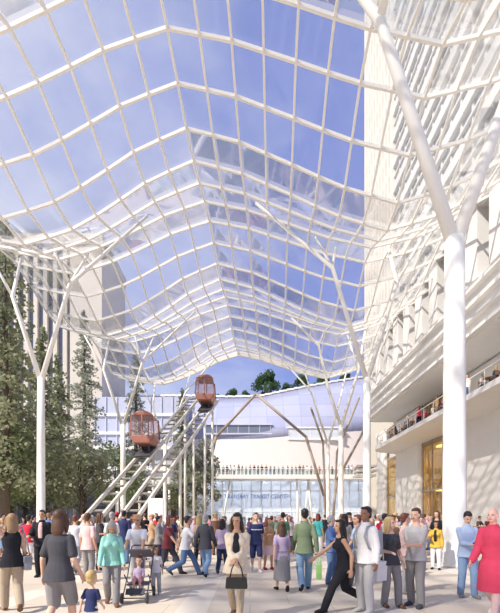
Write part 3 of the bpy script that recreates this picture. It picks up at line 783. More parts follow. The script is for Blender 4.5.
# shop front under the terrace
sf = MB()
for i in range(21): sf.box(-10.2 + i * 1.74, -10.08 + i * 1.74, 71.3, 71.6, 0, 8.3)
for zz in (0, 2.7, 6.4): sf.box(-10.2, 24.8, 71.35, 71.55, zz, zz + .14)
w6 = struct(sf.build('window_6', PLASTER))
MB().box(-10.2, 24.8, 71.44, 71.46, .1, 8.25).build('pane', FROST, w6)
tr = MB(); tr.tube([(-10.4, 68.2, 10.05), (24.9, 68.2, 10.05)], .04, 8)
for i in range(36): tr.bar((-10.3 + i, 68.2, 9.0), (-10.3 + i, 68.2, 10.05), .035, .035)
t_ = tag(tr.build('railing', STEEL), 'white post railing along the far terrace', 'railing')
MB().box(-10.4, 24.9, 68.22, 68.24, 9.1, 9.95).build('rail_glass', PANE, t_)
# name sign on the glass
cu = bpy.data.curves.new('sign_text', 'FONT'); cu.body = 'TRANSBAY TRANSIT CENTER'; cu.size = 1.02; cu.extrude = .03; cu.align_x = 'CENTER'
to = bpy.data.objects.new('tmp', cu); col.objects.link(to)
me = bpy.data.meshes.new_from_object(to.evaluated_get(bpy.context.evaluated_depsgraph_get())); bpy.data.objects.remove(to)
sg = link('sign', me, mat('sign_blue', (.10, .16, .46), .5)); 
for v in me.vertices: v.co = Vector((v.co.x * .86, v.co.z, v.co.y))
sg.location = (at(257, 71), 71.22, 5.1)
me.flip_normals()
tag(sg, 'blue sign lettering on the glass shop front below the far terrace', 'sign')
# white V struts under the terrace
for px, dx in ((303.5, .9), (313, -.9), (298.5, -.3), (222, 1.4)):
    x = at(px, 69.5)
    tag(MB().tube([(x, 69.5, 0), (x + dx, 69.5, 8.3)], .16, 12).build('strut', STEEL, None, True), {303.5: 'white raking strut under the terrace leaning right, left one of a leaning pair', 313: 'white raking strut under the terrace leaning left, right one of a leaning pair', 298.5: 'nearly upright white strut under the terrace beside the leaning pair', 222: 'white strut under the left end of the far terrace'}[px], 'strut', 'white struts under the terrace')

# ---- bronze angular arches at the open end of the hall
def arch(pts, label, r=.2):
    t = empty('angular_arch', (pts[0][0], pts[0][1], 0), 0, label, 'arch')
    o = Vector((pts[0][0], pts[0][1], 0)); P = [Vector(p) - o for p in pts]
    for a, b in zip(P, P[1:]): MB().tube([a, b], r, 14).ball(a, r, 14, 8).ball(b, r, 14, 8).build('tube', BRONZE, t, True)
    return t
Da = 57
def pt(px, py, D=Da): return (at(px, D), D, max(0, zat(py, D)))
arch([(at(203, Da), Da, 0), pt(206, 480), pt(216, 437), pt(256, 394), pt(306, 437), pt(324, 496), (at(328, Da), Da, 0)], 'tall brown angular arch with its apex below the roof garden')
arch([(at(331, 55), 55, 0), pt(337, 480, 55), pt(362, 434, 55), pt(372, 400, 55)], 'brown bent strut rising to the right behind the white columns', .17)
arch([(at(326, 55.5), 55.5, 0), pt(323, 442, 55.5), pt(311, 408, 55.5)], 'brown bent strut rising to the left behind the white columns', .15)
arch([(at(333, 56), 56, 0), pt(337, 452, 56), pt(359, 398, 56)], 'thin brown strut between the two bent struts', .14)

# ---- left: glazed building with white floor slabs, and pavilion at the back left
wl = struct(MB().box(-34, -26.2, 28, 58, 0, .3).box(-34, -26.2, 28, 58, 9.6, 10.4).build('wall_left', PLASTER))
for zz in (5.2,): MB().box(-34, -25.2, 28, 58, zz, zz + .6).build('floor_slab', PLASTER, wl)
MB().box(-33.8, -26.2, 28.2, 57.8, .3, 9.6).build('glass_front', BLUE_PANE, wl)
mm = MB()
for k in range(15): mm.box(-26.25, -25.9, 28.4 + k * 2, 28.56 + k * 2, .3, 9.6)
mm.build('mullion', LAV, wl)
pv = empty('pavilion', (-16, 66, 0), 0, 'white flat-roofed building behind the trees and tracks on the left', 'building')
MB().box(-24, 4.6, -5, 6, 6.8, 7.9).build('canopy', PLASTER, pv)
MB().box(-24, 4.0, 1, 6, 0, 6.8).build('lower_glass', BLUE_PANE, pv)
MB().box(-14, 3.2, 0, 6, 7.8, 13.6).build('upper_wall', mat('grey_lilac_wall', (.45, .46, .52), .5, noise=.15, scale=.3), pv)
for zz in (9.4, 12.8): MB().box(-14.6, 3.8, -1.2, 6, zz, zz + .5).build('floor_slab', PLASTER, pv)
for xx in (-22, -16, -11, -6, -1, 3.6): MB().tube([(xx, -4.4, 0), (xx, -4.4, 6.8)], .22, 14).build('post', PLASTER, pv, True)
MB().box(-2, 3.5, .4, 1.0, 0, 5.2).build('dark_interior', mat('interior_shade_brown', (.10, .06, .05), .6), pv)  # dark brown slab put in for the shaded interior under the canopy
MB().box(-12, 4.2, 6, 16, 13.4, 23.4).build('white_block', mat('lilac_block', (.50, .53, .66), .35, noise=.2, scale=.12), pv)
for zz in (16.6, 19.9): MB().box(-12.2, 4.4, 5.7, 6.2, zz, zz + .5).build('floor_band', PLASTER, pv)
for k in range(9): MB().box(-12 + k * 2, -11.85 + k * 2, 5.85, 6.05, 13.6, 23.4).build('mullion', LAV, pv)
ob = empty('office_tower', (-38.5, 78, 0), 0, 'beige office tower with vertical ribs behind the trees, upper left', 'building')
MB().box(-11, 9.6, .4, 14, 0, 56).build('tower_wall', BLUE_PANE, ob)
rib = [MB().box(-11.2 + k * 1.9, -10.4 + k * 1.9, -.3, .6, 0, 56) for k in range(8)]
BEIGE = mat('beige_stone', (.58, .53, .46), .6, noise=.1, scale=.3)
for r_ in rib: r_.build('rib', BEIGE, ob)
MB().box(3.6, 9.8, -.5, 14, 0, 55).build('corner_block', BEIGE, ob)
MB().box(-11.4, 10, -.8, 14.2, 54.6, 56.6).build('roof_edge', BEIGE, ob)

# ---- funicular: two inclined tracks, two red cabins, a lower landing
RUST = mat('red_brown_paint', (.36, .15, .11), .45, noise=.15, scale=3)
RAILM = mat('pale_rail', (.66, .63, .58), .4)
dirv = Vector((.2, 1, .7)).normalized(); sidev = Vector((1, -.2, 0)).normalized(); upv = sidev.cross(dirv).normalized()
A0 = Vector((-8.84, 34, 7.0)); B0 = Vector((-6.46, 34, 7.0))
def on(p0, D): return p0 + Vector((.2, 1, .7)) * (D - p0.y)
def track(p0, d0, d1, label):
    a, b = on(p0, d0), on(p0, d1)
    t = empty('funicular_track', (a.x, a.y, 0), 0, label, 'track', 'inclined cabin tracks'); o = Vector((a.x, a.y, 0))
    for s in (-1, 1): MB().bar(a - o + sidev * s * .62, b - o + sidev * s * .62, .16, .26, upv).build('rail', RAILM, t)
    n = int((b - a).length / 1.1); tm = MB()
    for i in range(n + 1):
        q = a.lerp(b, i / n) - o - upv * .16; tm.bar(q - sidev * .66, q + sidev * .66, .14, .12, upv)
    tm.build('cross_ties', mat('tie_grey', (.30, .28, .25), .6), t)
    for D in (d0 + 4, d0 + 10, d1 - 3.0, d1 - .3):
        q = on(p0, D) - o
        MB().tube([(q.x, q.y, 0), (q.x, q.y, q.z - .2)], .13, 10).build('support_post', STEEL, t, True)
track(A0, 25.4, 46.2, 'inclined pale track under the lower red cabin, left one')
track(B0, 25.4, 45.4, 'inclined pale track under the upper red cabin, right one')
def cabin(p0, D, label):
    q = on(p0, D) + upv * .25
    t = empty('funicular_cabin', q, 0, label, 'cable car', 'red funicular cabins')
    w, d, h = 1.05, 1.1, 2.75
    ol = lambda k: [(-w * .62 * k, .55), (w * .62 * k, .55), (w * .98 * k, 1.25), (w * k, 2.1), (w * .80 * k, h + .2), (w * .4 * k, h + .5), (-w * .4 * k, h + .5), (-w * .80 * k, h + .2), (-w * k, 2.1), (-w * .98 * k, 1.25)]
    MB().prism([(-.65, .55), (.65, .55), (.98, 1.02), (1.02, 1.25), (-1.02, 1.25), (-.98, 1.02)], -d, d).build('lower_shell', RUST, t, bevel=.1)
    MB().prism([(-.86, 2.85), (.86, 2.85), (.7, 3.08), (.35, 3.22), (-.35, 3.22), (-.7, 3.08)], -d * .95, d * .95).build('roof_cap', RUST, t, bevel=.08)
    for sx_, sy_ in ((-1, -1), (1, -1), (-1, 1), (1, 1), (0, -1), (0, 1)):
        MB().bar((sx_ * .99, sy_ * d * .97, 1.2), (sx_ * .86, sy_ * d * .93, 2.9), .10, .10).build('window_post', RUST, t)
    MB().prism([(-.96, 1.2), (.96, 1.2), (.82, 2.9), (-.82, 2.9)], -d * .92, d * .92).build('cabin_glass', glass('cabin_pane%d' % D, (.93, .84, .82), .08, .08, (.9, .72, .66)), t)
    MB().box(-.7, .7, .25, .8, 1.15, 1.5).build('bench', DARKMET, t)
    b = MB().bar(Vector((0, 0, 0)) - dirv * .9, dirv * .9, 1.3, .16, upv).bar((-.4, -.3, 0), (-.4, -.3, .6), .12, .12).bar((.4, -.3, 0), (.4, -.3, .6), .12, .12).bar((0, .5, .2), (0, .5, .6), .5, .12)
    b.build('undercarriage', DARKMET, t)
cabin(A0, 34.0, 'lower red-brown glazed cabin on the left inclined track')
cabin(B0, 42.8, 'upper red-brown glazed cabin near the top of the right track')
tag(MB().box(-12.4, -6.6, 22.6, 25.0, 0, .95).box(-12.4, -6.6, 22.0, 22.6, 0, .6).box(-12.4, -6.6, 21.4, 22.0, 0, .3).build('landing', STONE), 'low pale stone landing with steps at the foot of the tracks', 'platform')

# ---- ceiling lamps of the colonnade rooms; shop hall panels added to brighten its glass
def glow_mat(name, c, e):
    m = bpy.data.materials.new(name); m.use_nodes = True; b = m.node_tree.nodes['Principled BSDF']
    b.inputs['Base Color'].default_value = (.9, .9, .9, 1); b.inputs['Emission Color'].default_value = (*c, 1); b.inputs['Emission Strength'].default_value = e; return m
for i in range(6): tag(MB().box(-9 + i * 5.7, -5 + i * 5.7, 73.5, 76.5, 8.15, 8.3).build('light_panel', glow_mat('cool_fill_panel_%d' % i, (.86, .92, 1), 7)), 'added white glowing panel inside the glass hall below the terrace, brightening its front', 'light', 'added hall fill panels')
for i, (a, b) in enumerate(((34.8, 42.2), (50.6, 53.4), (27, 33))):
    for zz in (4.45, 9.05): tag(MB().box(XW + 1, XW + 3.2, a, b, zz, zz + .12).build('light_panel', glow_mat('warm_panel_%d' % i, (1, .82, .52), 4)), 'warm ceiling light behind the amber windows at right', 'light', 'amber room ceiling lights')
# ================================================================== trees
BARK = mat('bark', (.13, .10, .075), .9, noise=.3, scale=8)
LEAFS = [mat('leaf_olive', (.31, .33, .20), .75, noise=.35, scale=.8), mat('leaf_grey_green', (.36, .38, .30), .75, noise=.3, scale=.8), mat('leaf_fresh', (.31, .38, .19), .7, noise=.35, scale=.8), mat('leaf_dark', (.08, .15, .06), .75, noise=.3, scale=.6)]
for lm in LEAFS:   # thin leaves let some light through
    nt = lm.node_tree; b = nt.nodes['Principled BSDF']; out = nt.nodes['Material Output']
    tl = nt.nodes.new('ShaderNodeBsdfTranslucent'); mx = nt.nodes.new('ShaderNodeMixShader'); mx.inputs[0].default_value = .4
    src = b.inputs['Base Color'].links[0].from_socket; nt.links.new(src, tl.inputs['Color'])
    nt.links.new(b.outputs[0], mx.inputs[1]); nt.links.new(tl.outputs[0], mx.inputs[2]); nt.links.new(mx.outputs[0], out.inputs['Surface'])
def leaf(mb, p, size, rnd):
    n = len(mb.v); d = Vector((rnd.gauss(0, 1), rnd.gauss(0, 1), rnd.gauss(0, .6))).normalized(); s = d.orthogonal().normalized()
    s.rotate(Matrix.Rotation(rnd.random() * 6.28, 3, d)); w = size * .42
    mb.v += [tuple(p - d * size * .5), tuple(p + s * w), tuple(p + d * size * .5), tuple(p - s * w)]; mb.f.append((n, n + 1, n + 2, n + 3))
def conifer(seed, h, rmax, n):
    """a tall conifer: whorls of drooping boughs set with needle sprays"""
    rnd = random.Random(seed); mb = MB(); br = MB()
    br.tube([(0, 0, 0), (.05, .03, h * .5), (0, 0, h)], [h * .013 + .05, h * .009, .02], 8)
    for i in range(n):
        t = (i + rnd.random()) / n; z = h * (.17 + .83 * t); L = rmax * (1 - t) ** .8 * rnd.uniform(.65, 1.1) + .15
        a = rnd.random() * 6.283; dx, dy = math.cos(a), math.sin(a)
        tip = Vector((dx * L, dy * L, z - L * .28 + rnd.uniform(-.2, .3)))
        br.tube([(0, 0, z), tuple(tip)], [.035, .008], 4, False)
        k = int(8 + L * 11)
        for j in range(k):
            u = rnd.uniform(.12, 1.05); p = Vector((dx * L * u, dy * L * u, z - L * .28 * u * u))
            sp = .32 * L * (1 - u * .55) + .08
            leaf(mb, p + Vector((rnd.gauss(0, sp * .5), rnd.gauss(0, sp * .5), rnd.gauss(-.06, .14))), rnd.uniform(.22, .42), rnd)
    return mb, br
def broadleaf(seed, h, rmax, n, size=.3, base=.3):
    rnd = random.Random(seed); mb = MB(); br = MB()
    br.tube([(0, 0, 0), (.1, 0, h * .35), (0, .1, h * .75)], [h * .022 + .03, h * .015, .04], 8)
    blobs = []
    for i in range(16):
        a = rnd.random() * 6.283; t = rnd.uniform(base, .93); rr = rmax * math.sin(PI * min(1, (t - base + .12) / (1.08 - base))) ** .6 * rnd.uniform(.3, .8)
        c = Vector((rr * math.cos(a), rr * math.sin(a), h * t)); blobs.append((c, rmax * rnd.uniform(.26, .46)))
        br.tube([(0, 0, h * t * .62), tuple(c)], [.05, .015], 5, False)
    for i in range(n):
        c, r = rnd.choice(blobs); d = Vector((rnd.gauss(0, 1), rnd.gauss(0, 1), rnd.gauss(0, 1))).normalized() * r * rnd.uniform(.5, 1.08)
        leaf(mb, c + d, size * rnd.uniform(.6, 1.3), rnd)
    return mb, br
def make_tree(shape, name, m, loc, label, cat='tree', group=None, sc=1.0, rz=0):
    mb, br = shape
    t = empty(name, loc, rz, label, cat, group, sc)
    br.build('trunk', BARK, t, True)
    me = bpy.data.meshes.new('foliage'); me.from_pydata(mb.v, [], mb.f); me.update()
    link('foliage', me, m, t); return t
GT = 'tall trees along the left side of the hall'
T = lambda px, D: (at(px, D), D, 0)
c1 = make_tree(conifer(1, 24, 4.6, 170), 'conifer', LEAFS[0], T(5, 30), 'tall dark conifer at the left edge, the one reaching highest in view', group=GT)
c2 = make_tree(conifer(2, 28.5, 4.0, 190), 'conifer', LEAFS[1], T(84, 52), 'tall grey-green conifer between the first and second left columns', group=GT)
c3 = make_tree(conifer(3, 20, 3.0, 140), 'conifer', LEAFS[0], T(42, 38.5), 'slim conifer directly behind the nearest left column', group=GT)
for src, px, D, s, rz, lab in ((c2, 136, 55.5, .88, 2, 'dark conifer beyond the second left column, above the lower cabin'), (c3, 182, 56, .98, 1, 'slim conifer standing behind the two tracks near the upper cabin'),
                               (c3, 10, 36, 1.0, 3, 'conifer just left of the nearest left column'), (c3, 58, 45, 1.0, 4, 'conifer farther back, between the two left columns')):
    c = copy_tree(src); c.location = T(px, D); c.rotation_euler.z = rz; c.scale = (s,) * 3; c['label'] = lab
b1 = make_tree(broadleaf(5, 9.5, 3.6, 2300, .30, .36), 'broadleaf_tree', LEAFS[2], T(-4, 31), 'bushy green tree at the far left, left of the nearest column', group=GT)
b2 = make_tree(broadleaf(6, 8.2, 3.2, 2100, .28, .38), 'broadleaf_tree', LEAFS[0], T(80, 34), 'bushy olive tree between the nearest left column and the tracks', group=GT)
for src, px, D, s, rz, lab in ((b1, 116, 43, .98, 1, 'bushy tree behind the lower red cabin'), (b2, 46, 35, .95, 3, 'rounded tree behind the nearest left column'), (b1, 26, 38.5, 1.05, 5, 'large leafy tree farther back, left of the nearest left column')):
    c = copy_tree(src); c.location = T(px, D); c.rotation_euler.z = rz; c.scale = (s,) * 3; c['label'] = lab
y1 = make_tree(broadleaf(8, 12.5, 2.3, 2600, .34, .18), 'young_tree', LEAFS[1], T(204, 52), 'slender young tree right of the tracks beneath the upper cabin', group=GT)
c = copy_tree(y1); c.location = T(196, 54); c.scale = (.8,) * 3; c.rotation_euler.z = 2; c['label'] = 'slender tree between the tracks and the tall bronze arch'
# roof garden
GR = 'roof garden trees'
r1 = make_tree(broadleaf(11, 6.2, 3.0, 2600, .42, .1), 'roof_garden_tree', LEAFS[3], (at(266, 84), 84, 25.9), 'largest round tree on the roof garden, above the arch apex', group=GR)
for px, D, z, s, rz, lab in ((233, 85, 25.0, .62, 1, 'low green tree on the roof garden left of the largest tree'), (246, 86, 25.2, .55, 4, 'small roof garden tree touching the largest tree on its left'), (302, 85, 27.0, .78, 2, 'dark roof garden tree right of the largest tree'), (288, 86, 26.6, .6, 3, 'small roof garden tree between two bigger ones'),
                             (322, 86, 28.0, .7, 5, 'roof garden tree right of the dark one'), (345, 87, 29.2, .6, 6, 'rightmost low tree on the roof garden'), (218, 86, 24.9, .5, 2, 'leftmost low tree on the roof garden')):
    c = copy_tree(r1); c.location = (at(px, D), D, z); c.scale = (s,) * 3; c.rotation_euler.z = rz; c['label'] = lab
# ================================================================== things people carry and use
def frame_of(key):
    r = FGROOT[key]; return Matrix.LocRotScale(r.location, r.rotation_euler, r.scale)
def bag_shape(w, d, h, name, m, loc, rz, label, cat, strap=None):
    t = empty(name, loc, rz, label, cat)
    MB().prism([(-w / 2, -h), (w / 2, -h), (w * .46, 0), (-w * .46, 0)], -d / 2, d / 2).build('bag_body', m, t, bevel=.02)
    return t
BLACKL = mat('black_leather', (.02, .02, .02), .35); GREYC = mat('grey_canvas', (.33, .34, .36), .7)
h1, _, M = hand('cream_cardigan', 1); h2, _, _ = hand('cream_cardigan', -1); hm_ = (h1 + h2) / 2
hb = bag_shape(.33, .12, .17, 'handbag', BLACKL, hm_ + Vector((.03, -.06, -.23)), R(-4), 'black leather handbag hanging from the hands of the cream cardigan wearer', 'bag')
for s in (-1, 1): MB().tube([(s * .1, 0, -.01), (s * .07, .02, .13), (s * .02, .03, .22)], .010, 8).build('handle', BLACKL, hb, True)
# shoulder bag of the phone walker
M = frame_of('phone_walker'); p = M @ Vector((-.23, -.02, .98))
sb = bag_shape(.32, .12, .24, 'shoulder_bag', GREYC, p, R(-50), 'grey canvas shoulder bag at the hip of the black sleeveless top wearer', 'bag')
MB().prism([(-.165, -.11), (.165, -.11), (.152, .004), (-.152, .004)], -.068, .068).build('flap', mat('grey_flap', (.22, .23, .25), .7), sb, bevel=.01)
q = M.inverted().to_3x3()
top = M @ Vector((-.15, 0, 1.47)); loc = lambda w: (Matrix.LocRotScale(sb.location, sb.rotation_euler, sb.scale).inverted() @ w)
MB().tube([loc(p + Vector((-.02, .0, 0))), loc(M @ Vector((-.24, -.10, 1.25))), loc(M @ Vector((-.17, -.07, 1.49))), loc(M @ Vector((-.15, .03, 1.51))), loc(M @ Vector((-.22, .10, 1.25))), loc(p + Vector((.05, .02, 0)))], .011, 6).build('strap', GREYC, sb, True)
# lime carrier bag
h1, _, M = hand('olive_back', -1)
lb = bag_shape(.30, .12, .34, 'carrier_bag', CLOTH['lime'], h1 + Vector((.03, 0, -.18)), R(80), 'lime green carrier bag held low by the olive green shirt wearer', 'bag')
for s in (-1, 1): MB().tube([(-.06, s * .03, -.01), (-.02, s * .02, .14), (.02, s * .02, .14), (.06, s * .03, -.01)], .009, 6).build('handle', CLOTH['lime'], lb, True)
# white bag of the charcoal top
h1, _, M = hand('charcoal_top', 1)
h1 = M @ Vector((-.24, -.06, .92))
wb_ = bag_shape(.26, .10, .36, 'tote_bag', CLOTH['white'], h1, R(20), 'white cloth tote bag at the side of the charcoal t-shirt wearer', 'bag')
MB().tube([(-.06, 0, -.01), (-.03, .02, .35), (.03, .02, .47), (.06, 0, -.01)], .010, 6).build('strap', CLOTH['white'], wb_, True)
# backpack of the white shirt
M = frame_of('white_shirt_pack'); p = M @ Vector((0, .20, 1.38))
bp = bag_shape(.30, .13, .42, 'backpack', GREYC, p, R(-58), 'grey backpack worn over the long-sleeved white shirt', 'bag')
MB().prism([(-.12, -.40), (.12, -.40), (.12, -.20), (-.12, -.20)], .06, .10).build('front_pocket', mat('grey_flap', (0, 0, 0)), bp, bevel=.02)
for s in (-1, 1): MB().tube([(s * .09, -.08, -.03), (s * .105, -.15, .085), (s * .11, -.30, .06), (s * .12, -.375, -.10), (s * .15, -.30, -.30), (s * .12, -.09, -.36)], .018, 8).build('strap', GREYC, bp, True)
# phone of the reader
h1, _, M = hand('phone_reader', 1); h2, _, _ = hand('phone_reader', -1); mid = (h1 + h2) / 2
ph = empty('phone', mid + Vector((0, -.01, .045)), R(-6), 'small dark phone held in both hands by the pale blue shirt wearer', 'phone'); ph.rotation_euler.x = R(-30)
MB().box(-.037, .037, -.075, .075, -.005, .005).build('phone_case', DARKMET, ph, bevel=.004)
MB().box(-.032, .032, -.066, .066, .005, .0062).build('screen', BLUE_PANE, ph)

# stroller
M = frame_of('stroller_baby')
st = empty('stroller', (M.translation.x, M.translation.y, 0), R(4), 'grey stroller with a baby in it, pushed by the tan-hatted person', 'stroller')
fr = MB()
for s in (-1, 1):
    fr.tube([(s * .22, -.42, .10), (s * .23, .05, .50), (s * .23, .42, 1.02), (s * .2, .50, 1.04)], .013, 8)
    fr.tube([(s * .22, .36, .10), (s * .23, -.12, .44), (s * .23, -.25, .52)], .013, 8)
fr.tube([(-.22, -.42, .10), (.22, -.42, .10)], .012, 8).tube([(-.22, .36, .10), (.22, .36, .10)], .012, 8)
fr.build('frame', DARKMET, st, True)
MB().tube([(-.2, .50, 1.04), (.2, .50, 1.04)], .018, 10).build('handle', DARKMET, st, True)
SEATC = mat('stroller_fabric', (.16, .15, .2), .85)
MB().box(-.2, .2, -.2, .16, .30, .335).bar((0, .16, .32), (0, .28, .78), .38, .03, (1, 0, 0)).build('seat', SEATC, st)
cn = MB().grid([[(-.23 , .36 - .42 * math.sin(a), .72 + .28 * math.sin(a + .35)) for a in (0, .4, .8, 1.2)], [(.23, .36 - .42 * math.sin(a), .72 + .28 * math.sin(a + .35)) for a in (0, .4, .8, 1.2)]]).build('canopy', SEATC, st)
so_ = cn.modifiers.new('t', 'SOLIDIFY'); so_.thickness = .012
MB().bar((0, -.38, .16), (0, -.30, .26), .36, .02, (0, 1, 0)).build('footrest', DARKMET, st)
for sx_, y_ in ((-1, -.42), (1, -.42), (-1, .36), (1, .36)):
    w_ = MB(); w_.tube([(sx_ * .235 - .02, y_, .10), (sx_ * .235 + .02, y_, .10)], .10, 18).build('wheel', DARKMET, st, True)
# information totem
tt = empty('info_totem', (at(156, 27), 27, 0), 0, 'white upright information panel standing left of the maroon walker', 'totem')
MB().box(-.55, .55, -.2, .2, 0, .1).build('base', DARKMET, tt); MB().box(-.5, .5, -.13, .13, .1, 2.95).build('panel', PLASTER, tt, bevel=.02)
# cafe furniture: one of each, then copies
TT = mat('table_wood', (.30, .16, .11), .5)
def cafe_table(loc, label, group):
    t = empty('cafe_table', loc, 0, label, 'table', group)
    MB().lathe(0, 0, [(.02, .70), (.40, .71), (.40, .74), (.38, .75)], 24).build('table_top', TT, t); MB().lathe(0, 0, [(.03, .02), (.03, .71)], 12).build('stem', DARKMET, t); MB().lathe(0, 0, [(.24, 0), (.22, .025), (.03, .04)], 20).build('base', DARKMET, t)
    return t
def cafe_chair(loc, rz, label, group):
    t = empty('cafe_chair', loc, rz, label, 'chair', group)
    MB().box(-.2, .2, -.2, .2, .42, .455).build('seat', TT, t, bevel=.01); MB().box(-.19, .19, .19, .215, .62, .86).build('backrest', TT, t, bevel=.008)
    for sx_ in (-1, 1):
        MB().tube([(sx_ * .17, -.17, .42), (sx_ * .19, -.2, 0)], .014, 8).build('leg', DARKMET, t); MB().tube([(sx_ * .17, .2, .86), (sx_ * .17, .2, .42), (sx_ * .19, .24, 0)], .014, 8).build('leg', DARKMET, t)
    return t
# ================================================================== crowd
rnd = random.Random(77)
TOPS = ['white', 'black', 'charcoal', 'grey', 'pale_grey', 'navy', 'blue', 'pale_blue', 'red', 'maroon', 'pink', 'pale_pink', 'teal', 'olive', 'khaki', 'beige', 'tan', 'brown', 'purple', 'lilac', 'mauve', 'cream']
BOTS = ['black', 'charcoal', 'grey', 'pale_grey', 'navy', 'denim', 'pale_denim', 'khaki', 'beige', 'white', 'brown']
SK = ['light', 'tan', 'tan', 'light', 'brown', 'pink']; HR = ['black', 'brown', 'brown', 'black', 'sandy', 'auburn', 'grey', 'blond']
word = lambda c: {'pale_grey': 'light grey', 'pale_blue': 'light blue', 'pale_pink': 'light pink', 'pale_denim': 'light denim'}.get(c, c)
TN = dict(tee='t-shirt', long='shirt', sleeveless='vest', jacket='jacket')
def place_name(px, D):
    a = 'near crowd' if D < 19 else ('middle crowd' if D < 30 else 'far crowd')
    for lim, nm in ((62, 'by left column'), (128, 'by track landing'), (200, 'by information panel'), (262, "below terrace's left"),
                    (335, "below terrace's right"), (362, 'between right columns'), (404, 'beside second column'), (444, 'beside big column')):
        if px < lim: return a + ' ' + nm
    return a + ' by white pier'
AVOID = [(o.location.x, o.location.y, .62) for o in FGROOT.values()]
AVOID += [(o.location.x, o.location.y, .85) for o in bpy.data.objects if o.parent is None and o.name.split('.')[0] in ('branching_post', 'info_totem', 'conifer', 'broadleaf_tree', 'young_tree', 'angular_arch')]
def free(x, y, r=.5):
    if -13.2 < x < -5.9 and 20.9 < y < 27.5: return False
    for t_ in (A0, B0):
        if abs(x - (t_.x + .2 * (y - 34))) < 1.3 and 24 < y < 33: return False
        for D in (29.4, 35.4, 43.2, 42.4, 45.9, 45.1):
            if (Vector((x, y)) - on(t_, D).xy).length < 1.0: return False
    if x > 17.4 or x < -25: return False
    return all((x - a) ** 2 + (y - b) ** 2 > (r + c) ** 2 * .8 for a, b, c in AVOID)
ck = list(CROWD)[:10]; seen = set(); made = 0
zones = [((2, 60), (15, 25), 9), ((62, 128), (14, 21), 9), ((128, 200), (14, 24), 12), ((200, 262), (14, 24), 10), ((200, 262), (24, 30), 7), ((200, 262), (30, 50), 13), ((262, 322), (14, 24), 9), ((262, 335), (24, 30), 8), ((262, 335), (30, 52), 15),
         ((335, 362), (12, 22), 5), ((335, 362), (22, 40), 6), ((362, 404), (10.5, 20), 13), ((362, 404), (20, 30), 13), ((362, 404), (30, 44), 9), ((404, 442), (11, 20), 9), ((404, 442), (20, 30), 13), ((404, 442), (30, 38), 5), ((2, 60), (11.5, 15), 2), ((128, 200), (12.5, 15), 2), ((446, 498), (17, 27), 3)]
SKIP = set()
idx = 0
for (a, b), (d0, d1), n in zones:
    k = tries = 0
    while k < n and tries < 800:
        tries += 1
        px = rnd.uniform(a, b); D = rnd.uniform(d0, d1); x = at(px, D)
        if not free(x, D, .42): continue
        key = rnd.choice(ck); sp = CROWD[key]; top, bot, hair = rnd.choice(TOPS), rnd.choice(BOTS), rnd.choice(HR)
        if D < 16 and top in ('red', 'teal', 'blue', 'pink'): continue
        pl = place_name(px, D)
        if (pl, top) in seen or (pl, bot, hair) in seen: continue
        rz = rnd.choice([0, 25, -30, 60, -70, 90, -90, 150, 180, 200, 170, 120, -130]) + rnd.uniform(-10, 10)
        k += 1; idx += 1
        seen.add((pl, top)); seen.add((pl, bot, hair)); AVOID.append((x, D, .42))
        if idx in SKIP: continue
        bt = {'trousers': 'trousers', 'shorts': 'shorts', 'skirt': 'skirt'}[sp['bottom']]
        hn = {'long': 'long %s hair' % hair, 'cap': '%s cap' % word(top), 'bun': '%s hair bun' % hair, 'bob': 'chin-length %s hair' % hair}.get(sp['hair'], 'short %s hair' % hair)
        place_person(key, sp, x, D, rz, rnd.uniform(1.64, 1.86) if not sp.get('fem') else rnd.uniform(1.58, 1.76),
                     'person in %s %s, %s %s, %s, %s' % (word(top), TN[sp['top']], word(bot), bt, hn, pl),
                     C_(rnd.choice(SK), hair, top, bot, rnd.choice(['black', 'brown', 'white', 'charcoal']), cap=top), 'people in the crowd')
# spectators along the far terrace
place = 0
x = -9.6; k = 0
while x < 21.5:
    key = rnd.choice(['c_lean', 'c_flean', 'c_stand', 'c_fstand', 'c_talk', 'c_relax']); sp = CROWD[key]
    top = rnd.choice(['black', 'charcoal', 'navy', 'grey', 'white', 'maroon', 'red', 'blue', 'brown', 'olive', 'charcoal', 'black']); bot = rnd.choice(['black', 'charcoal', 'denim', 'grey', 'khaki'])
    hide = 12.4 < x < 13.2 or 15 < x < 16
    if not hide:
        place_person(key, sp, x, 69.1 + rnd.uniform(-.05, .5), rnd.uniform(-35, 35), rnd.uniform(1.6, 1.86), 'spectator dressed in %s standing along the railing of the far terrace' % top,
                 C_(rnd.choice(SK), 'black' if top in ('black', 'navy') else 'brown', top, bot), 'terrace spectators in %s' % top, z=9.0)
    x += rnd.uniform(.58, .82)
# diners on the balcony
BZ = 10.15
spots = [(26.5, 'nearest the right edge'), (32.2, 'beside the big column'), (35.3, 'second past big column'), (38.4, 'third past big column'), (41.5, 'second from far end'), (44.3, 'nearest the far end')]
cols_ = iter([('charcoal', 'pale_grey'), ('red', 'navy'), ('white', 'crimson'), ('blue', 'black'), ('charcoal', 'white'), ('maroon', 'pale_blue')])
for n, (D, where) in enumerate(spots):
    cafe_table((XF + .85, D, BZ), 'round brown cafe table on the balcony, the one ' + where, 'balcony cafe tables')
    tops = next(cols_)
    for s, tp in zip((-1, 1), tops):
        side = 'near' if s < 0 else 'far'
        rz = 180 if s < 0 else 0          # facing the table
        rot = R(180) if s < 0 else 0
        cafe_chair((XF + .85, D + s * .78, BZ), rot, 'brown cafe chair, %s side of the balcony table %s' % (side, where), 'balcony cafe chairs')
        key = 'c_sit' if (n + (s > 0)) % 2 else 'c_fsit'
        place_person(key, CROWD[key], XF + .85, D + s * .80, rz, 1.72, 'seated diner in %s, %s side of the balcony table %s' % (word(tp), side, where), C_(rnd.choice(SK), rnd.choice(HR), tp, 'charcoal'), 'balcony diners', z=BZ - .02)
